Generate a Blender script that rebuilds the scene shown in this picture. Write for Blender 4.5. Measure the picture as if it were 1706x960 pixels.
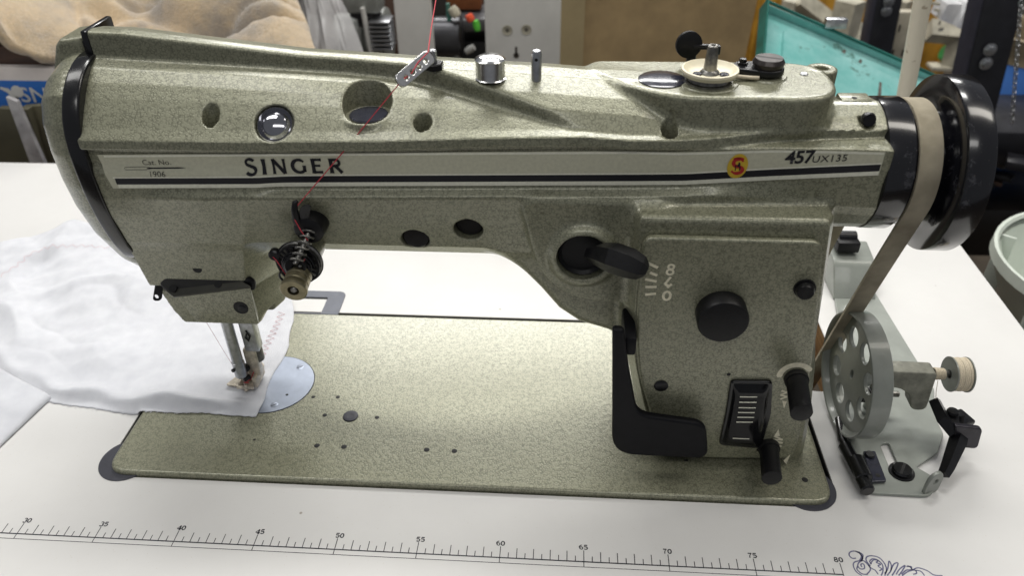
import bpy, bmesh, math, random
import numpy as np
from mathutils import Vector, Matrix, noise as mnoise

# ------------------------------------------------------------------ clear, camera, light
for o in list(bpy.data.objects): bpy.data.objects.remove(o)
scene = bpy.context.scene
COL = scene.collection
CM = 0.01
random.seed(7); rng = np.random.default_rng(7)

cam_d = bpy.data.cameras.new('camera'); cam = bpy.data.objects.new('camera', cam_d); COL.objects.link(cam)
YAW, PITCH, ROLL = -0.076, 0.619, -0.016
f_ = Vector((math.sin(YAW)*math.cos(PITCH), math.cos(YAW)*math.cos(PITCH), -math.sin(PITCH)))
r_ = Vector((math.cos(YAW), -math.sin(YAW), 0)); u_ = r_.cross(f_)
R_ = math.cos(ROLL)*r_ + math.sin(ROLL)*u_; U_ = -math.sin(ROLL)*r_ + math.cos(ROLL)*u_
M = Matrix((R_, U_, -f_)).transposed().to_4x4(); M.translation = Vector((29.975, -33.32, 40.075))*CM
cam.matrix_world = M
cam_d.sensor_width = 36; cam_d.lens = 36*1300.5/1706
cam_d.clip_start = 0.02; cam_d.clip_end = 60
cam_d.dof.use_dof = True; cam_d.dof.focus_distance = 0.50; cam_d.dof.aperture_fstop = 9.0
scene.camera = cam
scene.view_settings.view_transform = 'Standard'; scene.view_settings.look = 'None'
scene.view_settings.exposure = 0.0; scene.view_settings.gamma = 1.0
world = bpy.data.worlds.new('World'); scene.world = world; world.use_nodes = True
bg = world.node_tree.nodes['Background']; bg.inputs[0].default_value = (0.90, 0.93, 1.0, 1); bg.inputs[1].default_value = 0.18

def lamp(name, loc, tgt, sx, sy, energy, col=(1, 0.985, 0.95)):
    d = bpy.data.lights.new(name, 'AREA'); d.shape = 'RECTANGLE'; d.size = sx*CM; d.size_y = sy*CM
    d.energy = energy; d.color = col
    o = bpy.data.objects.new(name, d); COL.objects.link(o)
    o.location = Vector(loc)*CM
    o.rotation_euler = (Vector(tgt)-Vector(loc)).to_track_quat('-Z', 'Y').to_euler()
    return o
lamp('ceiling_or_fill_lamp', (24, 88, 185), (24, 40, 0), 150, 26, 25)
lamp('ceiling_or_fill_lamp', (40, 250, 170), (45, 170, -20), 240, 26, 58)
lamp('ceiling_or_fill_lamp', (30, -120, 175), (30, -40, 0), 180, 26, 8)  # fill lamp added behind the camera to brighten the front faces
lamp('ceiling_or_fill_lamp', (-70, 20, 165), (-30, 12, 0), 30, 120, 8.5)
lamp('ceiling_or_fill_lamp', (135, 20, 165), (80, 12, 0), 30, 120, 9, (1, 0.95, 0.86))

# ------------------------------------------------------------------ materials
def srgb(r, g, b):
    return tuple(((c/255)/12.92 if c/255 <= 0.04045 else ((c/255+0.055)/1.055)**2.4) for c in (r, g, b)) + (1,)
class N:
    def __init__(s, name):
        s.m = bpy.data.materials.new(name); s.m.use_nodes = True; s.t = s.m.node_tree; s.b = s.t.nodes['Principled BSDF']
        s.tc = s.t.nodes.new('ShaderNodeTexCoord')
    def n(s, kind, **kw):
        x = s.t.nodes.new(kind)
        for k, v in kw.items():
            if k in x.inputs: x.inputs[k].default_value = v
            else: setattr(x, k, v)
        return x
    def l(s, a, b): s.t.links.new(a, b)
    def mix(s, fac, a, b):
        x = s.t.nodes.new('ShaderNodeMix'); x.data_type = 'RGBA'
        for sock, v in ((0, fac), (6, a), (7, b)):
            if isinstance(v, (tuple, float, int)): x.inputs[sock].default_value = v
            else: s.l(v, x.inputs[sock])
        return x.outputs[2]
    def ramp(s, fac, p0, p1, c0=(0, 0, 0, 1), c1=(1, 1, 1, 1)):
        x = s.t.nodes.new('ShaderNodeValToRGB'); e = x.color_ramp.elements
        e[0].position = p0; e[1].position = p1; e[0].color = c0; e[1].color = c1; s.l(fac, x.inputs[0]); return x.outputs[0]
    def noise(s, scale, detail=2, rough=0.5, vec=None):
        x = s.n('ShaderNodeTexNoise'); x.inputs['Scale'].default_value = scale; x.inputs['Detail'].default_value = detail
        x.inputs['Roughness'].default_value = rough; s.l(vec or s.tc.outputs['Object'], x.inputs['Vector']); return x.outputs['Fac']
    def bump(s, h, strength, dist):
        x = s.n('ShaderNodeBump'); x.inputs['Strength'].default_value = strength; x.inputs['Distance'].default_value = dist
        s.l(h, x.inputs['Height']); s.l(x.outputs[0], s.b.inputs['Normal'])

def simple(name, col, rough=0.5, metal=0.0, var=0.08, vscale=60, bump=0.0, bscale=400, coat=0.0, alpha=1.0):
    m = N(name); c2 = tuple(max(0, c*(1-var*2.2)) for c in col[:3])+(1,); c1 = tuple(min(1, c*(1+var)) for c in col[:3])+(1,)
    f = m.noise(vscale, 4, 0.6); m.l(m.mix(m.ramp(f, 0.3, 0.7), c2, c1), m.b.inputs['Base Color'])
    f2 = m.noise(vscale*2.3, 3); rr = m.n('ShaderNodeMapRange'); rr.inputs['To Min'].default_value = max(0.02, rough*0.8); rr.inputs['To Max'].default_value = min(1, rough*1.25)
    m.l(f2, rr.inputs['Value']); m.l(rr.outputs[0], m.b.inputs['Roughness'])
    m.b.inputs['Metallic'].default_value = metal; m.b.inputs['Coat Weight'].default_value = coat; m.b.inputs['Coat Roughness'].default_value = 0.1
    if bump: m.bump(m.noise(bscale, 3), bump, 0.0004)
    if alpha < 1: m.b.inputs['Alpha'].default_value = alpha
    return m.m

def hammertone():
    m = N('hammertone_olive_paint')
    nz = m.n('ShaderNodeTexNoise'); nz.inputs['Scale'].default_value = 520; nz.inputs['Detail'].default_value = 2
    geo = m.tc.outputs['Object']; m.l(geo, nz.inputs['Vector'])
    vm = m.n('ShaderNodeVectorMath', operation='SCALE'); m.l(nz.outputs['Color'], vm.inputs[0]); vm.inputs['Scale'].default_value = 0.0019
    va = m.n('ShaderNodeVectorMath', operation='ADD'); m.l(geo, va.inputs[0]); m.l(vm.outputs[0], va.inputs[1])
    vo = m.n('ShaderNodeTexVoronoi', feature='DISTANCE_TO_EDGE'); vo.inputs['Scale'].default_value = 560; m.l(va.outputs[0], vo.inputs['Vector'])
    gate = m.ramp(m.noise(380, 2), 0.34, 0.54)
    edge = m.ramp(vo.outputs['Distance'], 0.02, 0.20)
    inv = m.mix(gate, (1, 1, 1, 1), edge)
    big = m.ramp(m.noise(14, 3), 0.3, 0.7)
    light = m.mix(big, (0.262, 0.262, 0.180, 1), (0.305, 0.305, 0.218, 1))
    m.l(m.mix(inv, (0.148, 0.148, 0.098, 1), light), m.b.inputs['Base Color'])
    m.b.inputs['Roughness'].default_value = 0.37; m.b.inputs['Metallic'].default_value = 0.30
    m.b.inputs['Coat Weight'].default_value = 0.6; m.b.inputs['Coat Roughness'].default_value = 0.22
    h = m.n('ShaderNodeMath', operation='ADD'); m.l(inv, h.inputs[0]); m.l(m.noise(330, 2), h.inputs[1])
    m.bump(h.outputs[0], 0.19, 0.00045)
    return m.m
HAM = hammertone()

def laminate():
    m = N('cream_laminate')
    f = m.ramp(m.noise(9, 5, 0.65), 0.25, 0.75)
    base = m.mix(f, (0.62, 0.612, 0.596, 1), (0.68, 0.673, 0.657, 1))
    sp = m.ramp(m.noise(900, 2), 0.70, 0.78)
    base = m.mix(sp, base, (0.57, 0.54, 0.49, 1))
    vo = m.n('ShaderNodeTexVoronoi'); vo.inputs['Scale'].default_value = 26; m.l(m.tc.outputs['Object'], vo.inputs['Vector'])
    spot = m.ramp(vo.outputs['Distance'], 0.018, 0.03)
    base = m.mix(spot, (0.35, 0.32, 0.28, 1), base)
    m.l(base, m.b.inputs['Base Color'])
    rr = m.n('ShaderNodeMapRange'); rr.inputs['To Min'].default_value = 0.34; rr.inputs['To Max'].default_value = 0.52
    m.l(m.noise(22, 5, 0.7), rr.inputs['Value']); m.l(rr.outputs[0], m.b.inputs['Roughness'])
    m.bump(m.noise(120, 3), 0.12, 0.0006)
    return m.m
LAM = laminate()

def fabric(name, c0, c1, scale=900, rough=0.9, sheen=0.3, bump=0.5):
    m = N(name)
    w = m.n('ShaderNodeTexWave'); w.inputs['Scale'].default_value = scale; w.inputs['Distortion'].default_value = 2.0; m.l(m.tc.outputs['Object'], w.inputs['Vector'])
    m.l(m.mix(m.ramp(m.noise(scale/12, 4), 0.3, 0.7), c0, c1), m.b.inputs['Base Color'])
    m.b.inputs['Roughness'].default_value = rough; m.b.inputs['Sheen Weight'].default_value = sheen
    ad = m.n('ShaderNodeMath', operation='ADD'); m.l(w.outputs['Fac'], ad.inputs[0]); m.l(m.noise(scale/3, 3), ad.inputs[1]); m.bump(ad.outputs[0], bump, 0.0004); return m.m

BLK = simple('black_enamel', (0.005, 0.005, 0.006, 1), 0.22, 0, 0.1, 90, 0.1, 300, coat=0.25)
BLKM = simple('black_oxide_steel', (0.012, 0.012, 0.014, 1), 0.3, 0.3, 0.2, 200, 0.15, 600)
WRN = N('worn_black_enamel'); _w = WRN.ramp(WRN.noise(75, 6, 0.75), 0.60, 0.68); _w2 = WRN.ramp(WRN.noise(900, 2), 0.72, 0.78)
WRN.l(WRN.mix(_w2, WRN.mix(_w, (0.005, 0.005, 0.007, 1), (0.045, 0.045, 0.052, 1)), (0.12, 0.11, 0.10, 1)), WRN.b.inputs['Base Color']); WRN.l(WRN.mix(_w, (0.2, 0.2, 0.2, 1), (0.5, 0.5, 0.5, 1)), WRN.b.inputs['Roughness']); WRN.b.inputs['Coat Weight'].default_value = 0.5; WRN.b.inputs['Coat Roughness'].default_value = 0.08; WRN = WRN.m
BLKQ = simple('dull_black_enamel', (0.004, 0.004, 0.006, 1), 0.5, 0, 0.1, 90); BLKQ.node_tree.nodes['Principled BSDF'].inputs['Specular IOR Level'].default_value = 0.22
BLKP = simple('matt_black_plastic', (0.006, 0.006, 0.007, 1), 0.42, 0, 0.15, 150, 0.2, 900)
for _m in (BLKP,): _m.node_tree.nodes['Principled BSDF'].inputs['Specular IOR Level'].default_value = 0.3
CAPB = simple('blue_black_cap', (0.030, 0.032, 0.050, 1), 0.2, 0.1, 0.1, 90, coat=0.6)
CHR = simple('chrome', (0.74, 0.74, 0.74, 1), 0.2, 1.0, 0.06, 200)
STL = simple('brushed_steel', (0.52, 0.53, 0.55, 1), 0.32, 1.0, 0.12, 300, 0.2, 900)
STLD = simple('worn_dark_steel', (0.24, 0.235, 0.22, 1), 0.36, 0.9, 0.25, 300, 0.25, 700)
PLATE = simple('blue_grey_polished_steel', (0.36, 0.40, 0.48, 1), 0.40, 0.6, 0.06, 80)
BRS = simple('tarnished_brass', (0.28, 0.25, 0.16, 1), 0.35, 0.9, 0.15, 200)
CRM = simple('cream_plastic', (0.74, 0.68, 0.50, 1), 0.42, 0, 0.05, 60)
DECAL = simple('cream_silver_foil', (0.56, 0.55, 0.42, 1), 0.34, 0.0, 0.05, 500, 0.25, 500)
DECALW = simple('pale_foil_border', (0.80, 0.79, 0.66, 1), 0.3, 0.0, 0.05, 500, 0.2, 500)
INKB = simple('black_decal_ink', (0.004, 0.004, 0.008, 1), 0.5, 0, 0.1, 500)
INKG = simple('grey_blue_ink', (0.11, 0.11, 0.21, 1), 0.4, 0, 0.1, 900)
INKK = simple('dark_ruler_ink', (0.012, 0.012, 0.022, 1), 0.4, 0, 0.25, 60)
WPR = simple('cream_print', (0.80, 0.75, 0.57, 1), 0.5, 0, 0.1, 300)
YEL = simple('yellow_badge', (0.62, 0.42, 0.035, 1), 0.35, 0, 0.05, 300)
RED = simple('red_badge_ink', (0.42, 0.022, 0.02, 1), 0.35, 0, 0.05, 300)
THR = simple('red_thread', (0.55, 0.05, 0.07, 1), 0.7, 0, 0.1, 500)
THRP = simple('pale_red_thread', (0.74, 0.40, 0.42, 1), 0.8, 0, 0.1, 500)
THW = simple('cream_thread', (0.66, 0.58, 0.44, 1), 0.75, 0, 0.1, 1500, 0.8, 2500)
BELT = fabric('woven_belt_cotton', (0.33, 0.28, 0.19, 1), (0.62, 0.55, 0.40, 1), 600, 0.9, 0.1, 1.0)
CLO = fabric('white_cotton', (0.61, 0.62, 0.66, 1), (0.69, 0.70, 0.735, 1), 1100, 0.95, 0.3, 0.35)
GREY = simple('grey_green_enamel', (0.235, 0.25, 0.225, 1), 0.42, 0.1, 0.08, 60, 0.12, 200, coat=0.3)
GREYL = simple('pale_grey_green_enamel', (0.28, 0.30, 0.27, 1), 0.42, 0.1, 0.07, 40, 0.12, 200, coat=0.3)
RUB = simple('dark_grey_rubber', (0.035, 0.036, 0.05, 1), 0.5, 0, 0.12, 100, 0.2, 500)
DARK = simple('black_recess_shade', (0.004, 0.004, 0.004, 1), 0.6)  # near-black puts shade into holes, slots and gaps; also colours peg hubs
OAK = N('oak_edge')
def _wood(m, a, b, sc=(3, 3, 60)):
    mp = m.n('ShaderNodeMapping'); mp.inputs['Scale'].default_value = sc; m.l(m.tc.outputs['Object'], mp.inputs['Vector'])
    f = m.noise(9, 5, 0.6, mp.outputs[0]); m.l(m.mix(m.ramp(f, 0.35, 0.65), a, b), m.b.inputs['Base Color']); m.b.inputs['Roughness'].default_value = 0.6
    m.bump(f, 0.4, 0.001); return m.m
OAKM = _wood(OAK, (0.19, 0.10, 0.042, 1), (0.42, 0.26, 0.12, 1), (3, 3, 40))
WOODD = _wood(N('dark_brown_wood'), (0.022, 0.010, 0.006, 1), (0.065, 0.028, 0.015, 1), (2, 2, 30))

# ------------------------------------------------------------------ object helpers (everything is given in centimetres)
PLOC = {}
def empty(name, loc, label, cat, group=None):
    o = bpy.data.objects.new(name, None); COL.objects.link(o); o.location = Vector(loc)*CM
    o.empty_display_size = 0.02
    o['label'] = label; o['category'] = cat
    if group: o['group'] = group
    PLOC[o] = Vector(loc); return o
def mo(name, verts, faces, mat, parent=None, sharp=35, label=None, cat=None, group=None, kind=None, mats=None, fmat=None):
    V = np.asarray(verts, float); c = (V.min(0)+V.max(0))/2
    me = bpy.data.meshes.new(name); me.from_pydata(((V-c)*CM).tolist(), [], [tuple(int(i) for i in f) for f in faces]); me.validate()
    return fin(name, me, c, mat, parent, sharp, label, cat, group, kind, mats, fmat)
def fin(name, me, c, mat, parent=None, sharp=35, label=None, cat=None, group=None, kind=None, mats=None, fmat=None):
    me.materials.append(mat)
    for mm in (mats or []): me.materials.append(mm)
    if fmat is not None: me.polygons.foreach_set('material_index', np.asarray(fmat, dtype=np.int32))
    if sharp >= 0:
        me.shade_smooth() if hasattr(me, 'shade_smooth') else None
        if sharp < 180: me.set_sharp_from_angle(angle=math.radians(sharp))
    me.update()
    o = bpy.data.objects.new(name, me); COL.objects.link(o)
    c = Vector(tuple(float(x) for x in c))
    if parent is not None:
        o.parent = parent; o.location = (c-PLOC[parent])*CM
    else: o.location = c*CM
    PLOC[o] = c
    if label: o['label'] = label
    if cat: o['category'] = cat
    if group: o['group'] = group
    if kind: o['kind'] = kind
    return o
def frame_from(axis):
    a = np.asarray(axis, float); a = a/np.linalg.norm(a)
    h = np.array([0, 0, 1.]) if abs(a[2]) < 0.9 else np.array([1., 0, 0])
    u = np.cross(h, a); u /= np.linalg.norm(u); v = np.cross(a, u); return a, u, v
def lathe_g(p0, axis, prof, seg=32, ph=0.0):
    """prof: list of (distance along axis, radius)"""
    a, u, v = frame_from(axis); p0 = np.asarray(p0, float); V = []; F = []; rings = []
    for (t, r) in prof:
        if r < 1e-5: rings.append([len(V)]); V.append(p0+a*t)
        else:
            rings.append(list(range(len(V), len(V)+seg)))
            for i in range(seg):
                th = 2*math.pi*i/seg+ph; V.append(p0+a*t+r*(math.cos(th)*u+math.sin(th)*v))
    for A, B in zip(rings[:-1], rings[1:]):
        for i in range(seg):
            j = (i+1) % seg
            if len(A) == 1 and len(B) == 1: continue
            if len(A) == 1: F.append((A[0], B[j], B[i]))
            elif len(B) == 1: F.append((A[i], A[j], B[0]))
            else: F.append((A[i], A[j], B[j], B[i]))
    return V, F
def lathe(name, p0, axis, prof, mat, parent=None, seg=32, sharp=35, **kw):
    ph = kw.pop('ph', 0.0); V, F = lathe_g(p0, axis, prof, seg, ph); return mo(name, V, F, mat, parent, sharp, **kw)
def cyl_prof(L, r, b): return [(0, 0), (0, r-b), (b, r), (L-b, r), (L, r-b), (L, 0)]
def cyl(name, p0, p1, r, mat, parent=None, b=0.05, seg=24, **kw):
    p0 = np.asarray(p0, float); p1 = np.asarray(p1, float); L = np.linalg.norm(p1-p0)
    return lathe(name, p0, p1-p0, cyl_prof(L, r, min(b, r*0.4, L*0.4)), mat, parent, seg, **kw)
def merge(parts):
    V = []; F = []
    for v, f in parts:
        o = len(V); V += [tuple(x) for x in v]; F += [tuple(i+o for i in q) for q in f]
    return V, F
def tube_g(pts, r, seg=8, closed=False):
    P = np.asarray(pts, float); n = len(P); V = []; F = []
    T = np.gradient(P, axis=0) if not closed else (np.roll(P, -1, 0)-np.roll(P, 1, 0)); T /= np.linalg.norm(T, axis=1)[:, None]+1e-12
    a, u, v = frame_from(T[0]); rr = r if hasattr(r, '__len__') else [r]*n
    for i in range(n):
        t = T[i]; u = u-t*(u@t); u /= np.linalg.norm(u)+1e-12; v = np.cross(t, u)
        for k in range(seg):
            th = 2*math.pi*k/seg; V.append(P[i]+rr[i]*(math.cos(th)*u+math.sin(th)*v))
    m = n if closed else n-1
    for i in range(m):
        for k in range(seg):
            A = i*seg; B = ((i+1) % n)*seg; F.append((A+k, A+(k+1) % seg, B+(k+1) % seg, B+k))
    if not closed: F.append(tuple(range(seg))[::-1]); F.append(tuple(range((n-1)*seg, n*seg)))
    return V, F
def tube(name, pts, r, mat, parent=None, seg=8, closed=False, **kw):
    V, F = tube_g(pts, r, seg, closed); return mo(name, V, F, mat, parent, kw.pop('sharp', 60), **kw)
def box_g(c, s, rot=None, b=0.0, seg=2):
    bm = bmesh.new(); bmesh.ops.create_cube(bm, size=1.0)
    for v in bm.verts: v.co = Vector((v.co.x*s[0], v.co.y*s[1], v.co.z*s[2]))
    if b > 0: bmesh.ops.bevel(bm, geom=bm.edges[:], offset=b, segments=seg, profile=0.5, affect='EDGES')
    if rot is not None: bmesh.ops.transform(bm, matrix=rot.to_4x4() if isinstance(rot, Matrix) else Matrix.Rotation(rot, 4, 'Z'), verts=bm.verts)
    V = [tuple(v.co+Vector(c)) for v in bm.verts]; bm.verts.index_update(); F = [tuple(v.index for v in f.verts) for f in bm.faces]; bm.free(); return V, F
def box(name, c, s, mat, parent=None, rot=None, b=0.05, **kw):
    V, F = box_g(c, s, rot, b); return mo(name, V, F, mat, parent, kw.pop('sharp', 35), **kw)
def circ(cx, cy, r, n=24, ry=None): return [(cx+r*math.cos(2*math.pi*i/n), cy+(ry or r)*math.sin(2*math.pi*i/n)) for i in range(n)]
def rounded(pts, r, n=6):
    """round the corners of a polygon; r one value or one per corner"""
    P = [np.array(p, float) for p in pts]; out = []; m = len(P)
    for i in range(m):
        a, b, c = P[i-1], P[i], P[(i+1) % m]; rr = r[i] if hasattr(r, '__len__') else r
        d1 = a-b; d2 = c-b; l1 = np.linalg.norm(d1); l2 = np.linalg.norm(d2); d1 /= l1; d2 /= l2
        t = min(rr, l1*0.48, l2*0.48)
        if t < 1e-3: out.append(tuple(b)); continue
        p, q = b+d1*t, b+d2*t
        for k in range(n+1):
            s = k/n; out.append(tuple((1-s)**2*p+2*s*(1-s)*b+s*s*q))
    return out
def plate_g(outline, holes, th, bev=0.04, res=2):
    """flat plate in its own (u, v) plane, thickness th along w, from a filled 2D curve"""
    cu = bpy.data.curves.new('tmp', 'CURVE'); cu.dimensions = '2D'; cu.fill_mode = 'BOTH'
    for ring in [outline]+list(holes):
        s = cu.splines.new('POLY'); s.points.add(len(ring)-1)
        for p, q in zip(s.points, ring): p.co = (q[0], q[1], 0, 1)
        s.use_cyclic_u = True
    cu.extrude = max(0.0, th/2-bev); cu.bevel_depth = bev; cu.bevel_resolution = res; cu.offset = -bev
    ob = bpy.data.objects.new('tmp', cu); COL.objects.link(ob); dg = bpy.context.evaluated_depsgraph_get()
    me = bpy.data.meshes.new_from_object(ob.evaluated_get(dg)); V = [tuple(v.co) for v in me.vertices]; F = [tuple(p.vertices) for p in me.polygons]
    bpy.data.objects.remove(ob); bpy.data.curves.remove(cu); bpy.data.meshes.remove(me); return V, F
def place(V, org, u, v):
    org = np.asarray(org, float); u = np.asarray(u, float); v = np.asarray(v, float); u /= np.linalg.norm(u); v = v-u*(v@u); v /= np.linalg.norm(v); w = np.cross(u, v)
    A = np.asarray(V, float); return org+A[:, :1]*u+A[:, 1:2]*v+A[:, 2:3]*w
def plate(name, outline, holes, th, mat, parent=None, org=(0, 0, 0), u=(1, 0, 0), v=(0, 1, 0), bev=0.04, **kw):
    V, F = plate_g(outline, holes, th, bev); return mo(name, place(V, org, u, v), F, mat, parent, kw.pop('sharp', 35), **kw)
def text_g(s, size, bold=0.0, sx=1.0, space=1.0, res=3):
    cu = bpy.data.curves.new('tmp', 'FONT'); cu.body = s; cu.size = size; cu.offset = bold; cu.space_character = space; cu.resolution_u = res
    cu.align_x = 'CENTER'; cu.align_y = 'CENTER'
    ob = bpy.data.objects.new('tmp', cu); COL.objects.link(ob); dg = bpy.context.evaluated_depsgraph_get()
    me = bpy.data.meshes.new_from_object(ob.evaluated_get(dg)); V = [(v.co.x*sx, v.co.y, 0) for v in me.vertices]; F = [tuple(p.vertices) for p in me.polygons]
    bpy.data.objects.remove(ob); bpy.data.curves.remove(cu); bpy.data.meshes.remove(me)
    A = np.array(V); A[:, :2] -= (A[:, :2].min(0)+A[:, :2].max(0))/2
    return A, F
def helix(p0, p1, r0, r1, turns, n=16):
    a, u, v = frame_from(np.asarray(p1, float)-np.asarray(p0, float)); N_ = int(turns*n); out = []
    for i in range(N_+1):
        s = i/N_; th = 2*math.pi*turns*s; r = r0+(r1-r0)*s
        out.append(np.asarray(p0, float)*(1-s)+np.asarray(p1, float)*s+r*(math.cos(th)*u+math.sin(th)*v))
    return out
def screw(p, axis, r, h, mat, parent, slot=None, seg=20, name='screw', label=None):
    """slotted screw head: a lathe with a recessed slot box"""
    o = lathe(name, p, axis, [(-0.05, r*0.9), (h*0.6, r), (h, r*0.85), (h, 0)], mat, parent, seg, label=label)
    a, u, v = frame_from(axis); sd = np.asarray(slot if slot is not None else u, float); sd = sd-a*(sd@a); sd /= np.linalg.norm(sd)
    w = np.cross(a, sd); c = np.asarray(p, float)+a*(h+0.002)
    q = [c+sd*r*0.82+w*r*0.13, c-sd*r*0.82+w*r*0.13, c-sd*r*0.82-w*r*0.13, c+sd*r*0.82-w*r*0.13]
    mo('slot', q, [(0, 1, 2, 3)], DARK, o)
    return o

# ------------------------------------------------------------------ cast bodies: distance fields meshed with surface nets
class Field:
    def __init__(s, lo, hi, h):
        s.lo = np.array(lo, np.float32); s.h = h; s.n = np.ceil((np.array(hi)-np.array(lo))/h).astype(int)+1
        s.F = np.full(tuple(s.n), 50.0, np.float32)
    def ax(s, sl):
        return [(s.lo[i]+s.h*np.arange(sl[i].start, sl[i].stop, dtype=np.float32)).reshape([-1 if k == i else 1 for k in range(3)]) for i in range(3)]
    def sl(s, lo, hi):
        a = np.clip(np.floor((np.array(lo)-s.lo)/s.h).astype(int), 0, s.n-1); b = np.clip(np.ceil((np.array(hi)-s.lo)/s.h).astype(int)+1, 1, s.n)
        return tuple(slice(int(i), int(j)) for i, j in zip(a, b))
    def add(s, fn, lo, hi, k=0.0):
        q = s.sl(lo, hi); d = np.broadcast_to(fn(*s.ax(q)), s.F[q].shape); A = s.F[q]
        if k > 0:
            h = np.maximum(k-np.abs(A-d), 0)/k; s.F[q] = np.minimum(A, d)-h*h*k*0.25
        else: s.F[q] = np.minimum(A, d)
    def sub(s, fn, lo, hi, k=0.0):
        q = s.sl(lo, hi); d = -np.broadcast_to(fn(*s.ax(q)), s.F[q].shape); A = s.F[q]
        if k > 0:
            h = np.maximum(k-np.abs(A-d), 0)/k; s.F[q] = np.maximum(A, d)+h*h*k*0.25
        else: s.F[q] = np.maximum(A, d)
    def sample(s, P):
        q = (np.asarray(P, float)-s.lo)/s.h; q = np.clip(q, 0, s.n-1.001); i = q.astype(int); f = q-i; r = 0
        for a in (0, 1):
            for b in (0, 1):
                for c in (0, 1):
                    w = (f[:, 0] if a else 1-f[:, 0])*(f[:, 1] if b else 1-f[:, 1])*(f[:, 2] if c else 1-f[:, 2])
                    r = r+w*s.F[i[:, 0]+a, i[:, 1]+b, i[:, 2]+c]
        return r
    def front_y(s, x, z, y0=2.9, y1=13.0):
        x = np.asarray(x, float).ravel(); z = np.asarray(z, float).ravel(); y = np.full(x.shape, y0); hit = np.zeros(x.shape, bool)
        for _ in range(400):
            d = s.sample(np.stack([x, y, z], 1)); hit |= d < 0.004; y = np.where(hit, y, y+np.clip(d, 0.01, 0.09)*0.7)
            if hit.all() or (y > y1).all(): break
        return y
    def top_z(s, x, y, z0=27.5):
        x = np.asarray(x, float).ravel(); y = np.asarray(y, float).ravel(); z = np.full(x.shape, z0); hit = np.zeros(x.shape, bool)
        for _ in range(400):
            d = s.sample(np.stack([x, y, z], 1)); hit |= d < 0.004; z = np.where(hit, z, z-np.clip(d, 0.01, 0.09)*0.7)
            if hit.all(): break
        return z
    def mesh(s):
        F = s.F; S = F < 0; n = s.n
        c = np.zeros(tuple(n-1), np.uint8)
        for a in (0, 1):
            for b in (0, 1):
                for d in (0, 1): c += S[a:n[0]-1+a, b:n[1]-1+b, d:n[2]-1+d]
        act = np.argwhere((c > 0) & (c < 8)); idx = np.full(tuple(n-1), -1, np.int32); idx[tuple(act.T)] = np.arange(len(act))
        acc = np.zeros((len(act), 3)); cnt = np.zeros(len(act)); i, j, k = act.T
        cor = {(a, b, d): F[i+a, j+b, k+d] for a in (0, 1) for b in (0, 1) for d in (0, 1)}
        for axis in range(3):
            o = [q for q in range(3) if q != axis]
            for p in (0, 1):
                for r in (0, 1):
                    A = [0, 0, 0]; A[o[0]] = p; A[o[1]] = r; B = list(A); B[axis] = 1
                    fa, fb = cor[tuple(A)], cor[tuple(B)]; m = (fa < 0) != (fb < 0); t = np.where(m, fa/np.where(m, fa-fb, 1), 0)
                    pos = np.tile(np.array(A, float), (len(act), 1)); pos[:, axis] = t; acc[m] += pos[m]; cnt[m] += 1
        V = s.lo+s.h*(act+acc/cnt[:, None]); quads = []
        for axis in range(3):
            A = [slice(0, n[q]) for q in range(3)]; B = list(A); A[axis] = slice(0, n[axis]-1); B[axis] = slice(1, n[axis])
            a, b = S[tuple(A)], S[tuple(B)]; e = np.argwhere(a != b); o = [q for q in range(3) if q != axis]
            ok = (e[:, o[0]] > 0) & (e[:, o[1]] > 0) & (e[:, o[0]] < n[o[0]]-1) & (e[:, o[1]] < n[o[1]]-1); e = e[ok]
            q = []
            for (p, r) in ((0, 0), (1, 0), (1, 1), (0, 1)):
                f = e.copy(); f[:, o[0]] -= p; f[:, o[1]] -= r; q.append(idx[tuple(f.T)])
            q = np.stack(q, 1); inside = a[tuple(e.T)]; flip = inside if axis != 1 else ~inside
            q[~flip] = q[~flip][:, ::-1]; quads.append(q)
        return V, np.concatenate(quads)
def mesh_np(name, V, Q, mat, parent=None, smooth_it=0, **kw):
    c = (V.min(0)+V.max(0))/2; me = bpy.data.meshes.new(name); me.vertices.add(len(V)); me.vertices.foreach_set('co', ((V-c)*CM).astype(np.float32).ravel())
    nq = len(Q); me.loops.add(nq*4); me.loops.foreach_set('vertex_index', Q[:, ::-1].astype(np.int32).ravel())
    me.polygons.add(nq); me.polygons.foreach_set('loop_start', np.arange(0, nq*4, 4, dtype=np.int32)); me.polygons.foreach_set('loop_total', np.full(nq, 4, np.int32))
    me.update(calc_edges=True); me.validate()
    me.polygons.foreach_set('use_smooth', np.ones(len(me.polygons), bool))
    return fin(name, me, c, mat, parent, 180, **kw)
def poly_sdf(px, py, V):
    """distance to a polygon; V = list of (x, y) that may be arrays broadcasting against px, py"""
    d = None; s = None; n = len(V)
    for i in range(n):
        ax_, ay = V[i]; bx, by = V[i-1]; ex = bx-ax_; ey = by-ay; wx = px-ax_; wy = py-ay
        t = np.clip((wx*ex+wy*ey)/(ex*ex+ey*ey+1e-9), 0, 1); qx = wx-ex*t; qy = wy-ey*t; dd = qx*qx+qy*qy
        c1 = py >= ay; c2 = py < by; c3 = ex*wy > ey*wx; fl = (c1 & c2 & c3) | (~c1 & ~c2 & ~c3); sg = np.where(fl, np.float32(-1), np.float32(1))
        d = dd if d is None else np.minimum(d, dd); s = sg if s is None else s*sg
    return (s*np.sqrt(d)).astype(np.float32)
def interp(x, xs, ys): return np.interp(x, xs, ys).astype(np.float32)
def sstep(a, b, x): t = np.clip((x-a)/(b-a), 0, 1); return t*t*(3-2*t)
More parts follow.
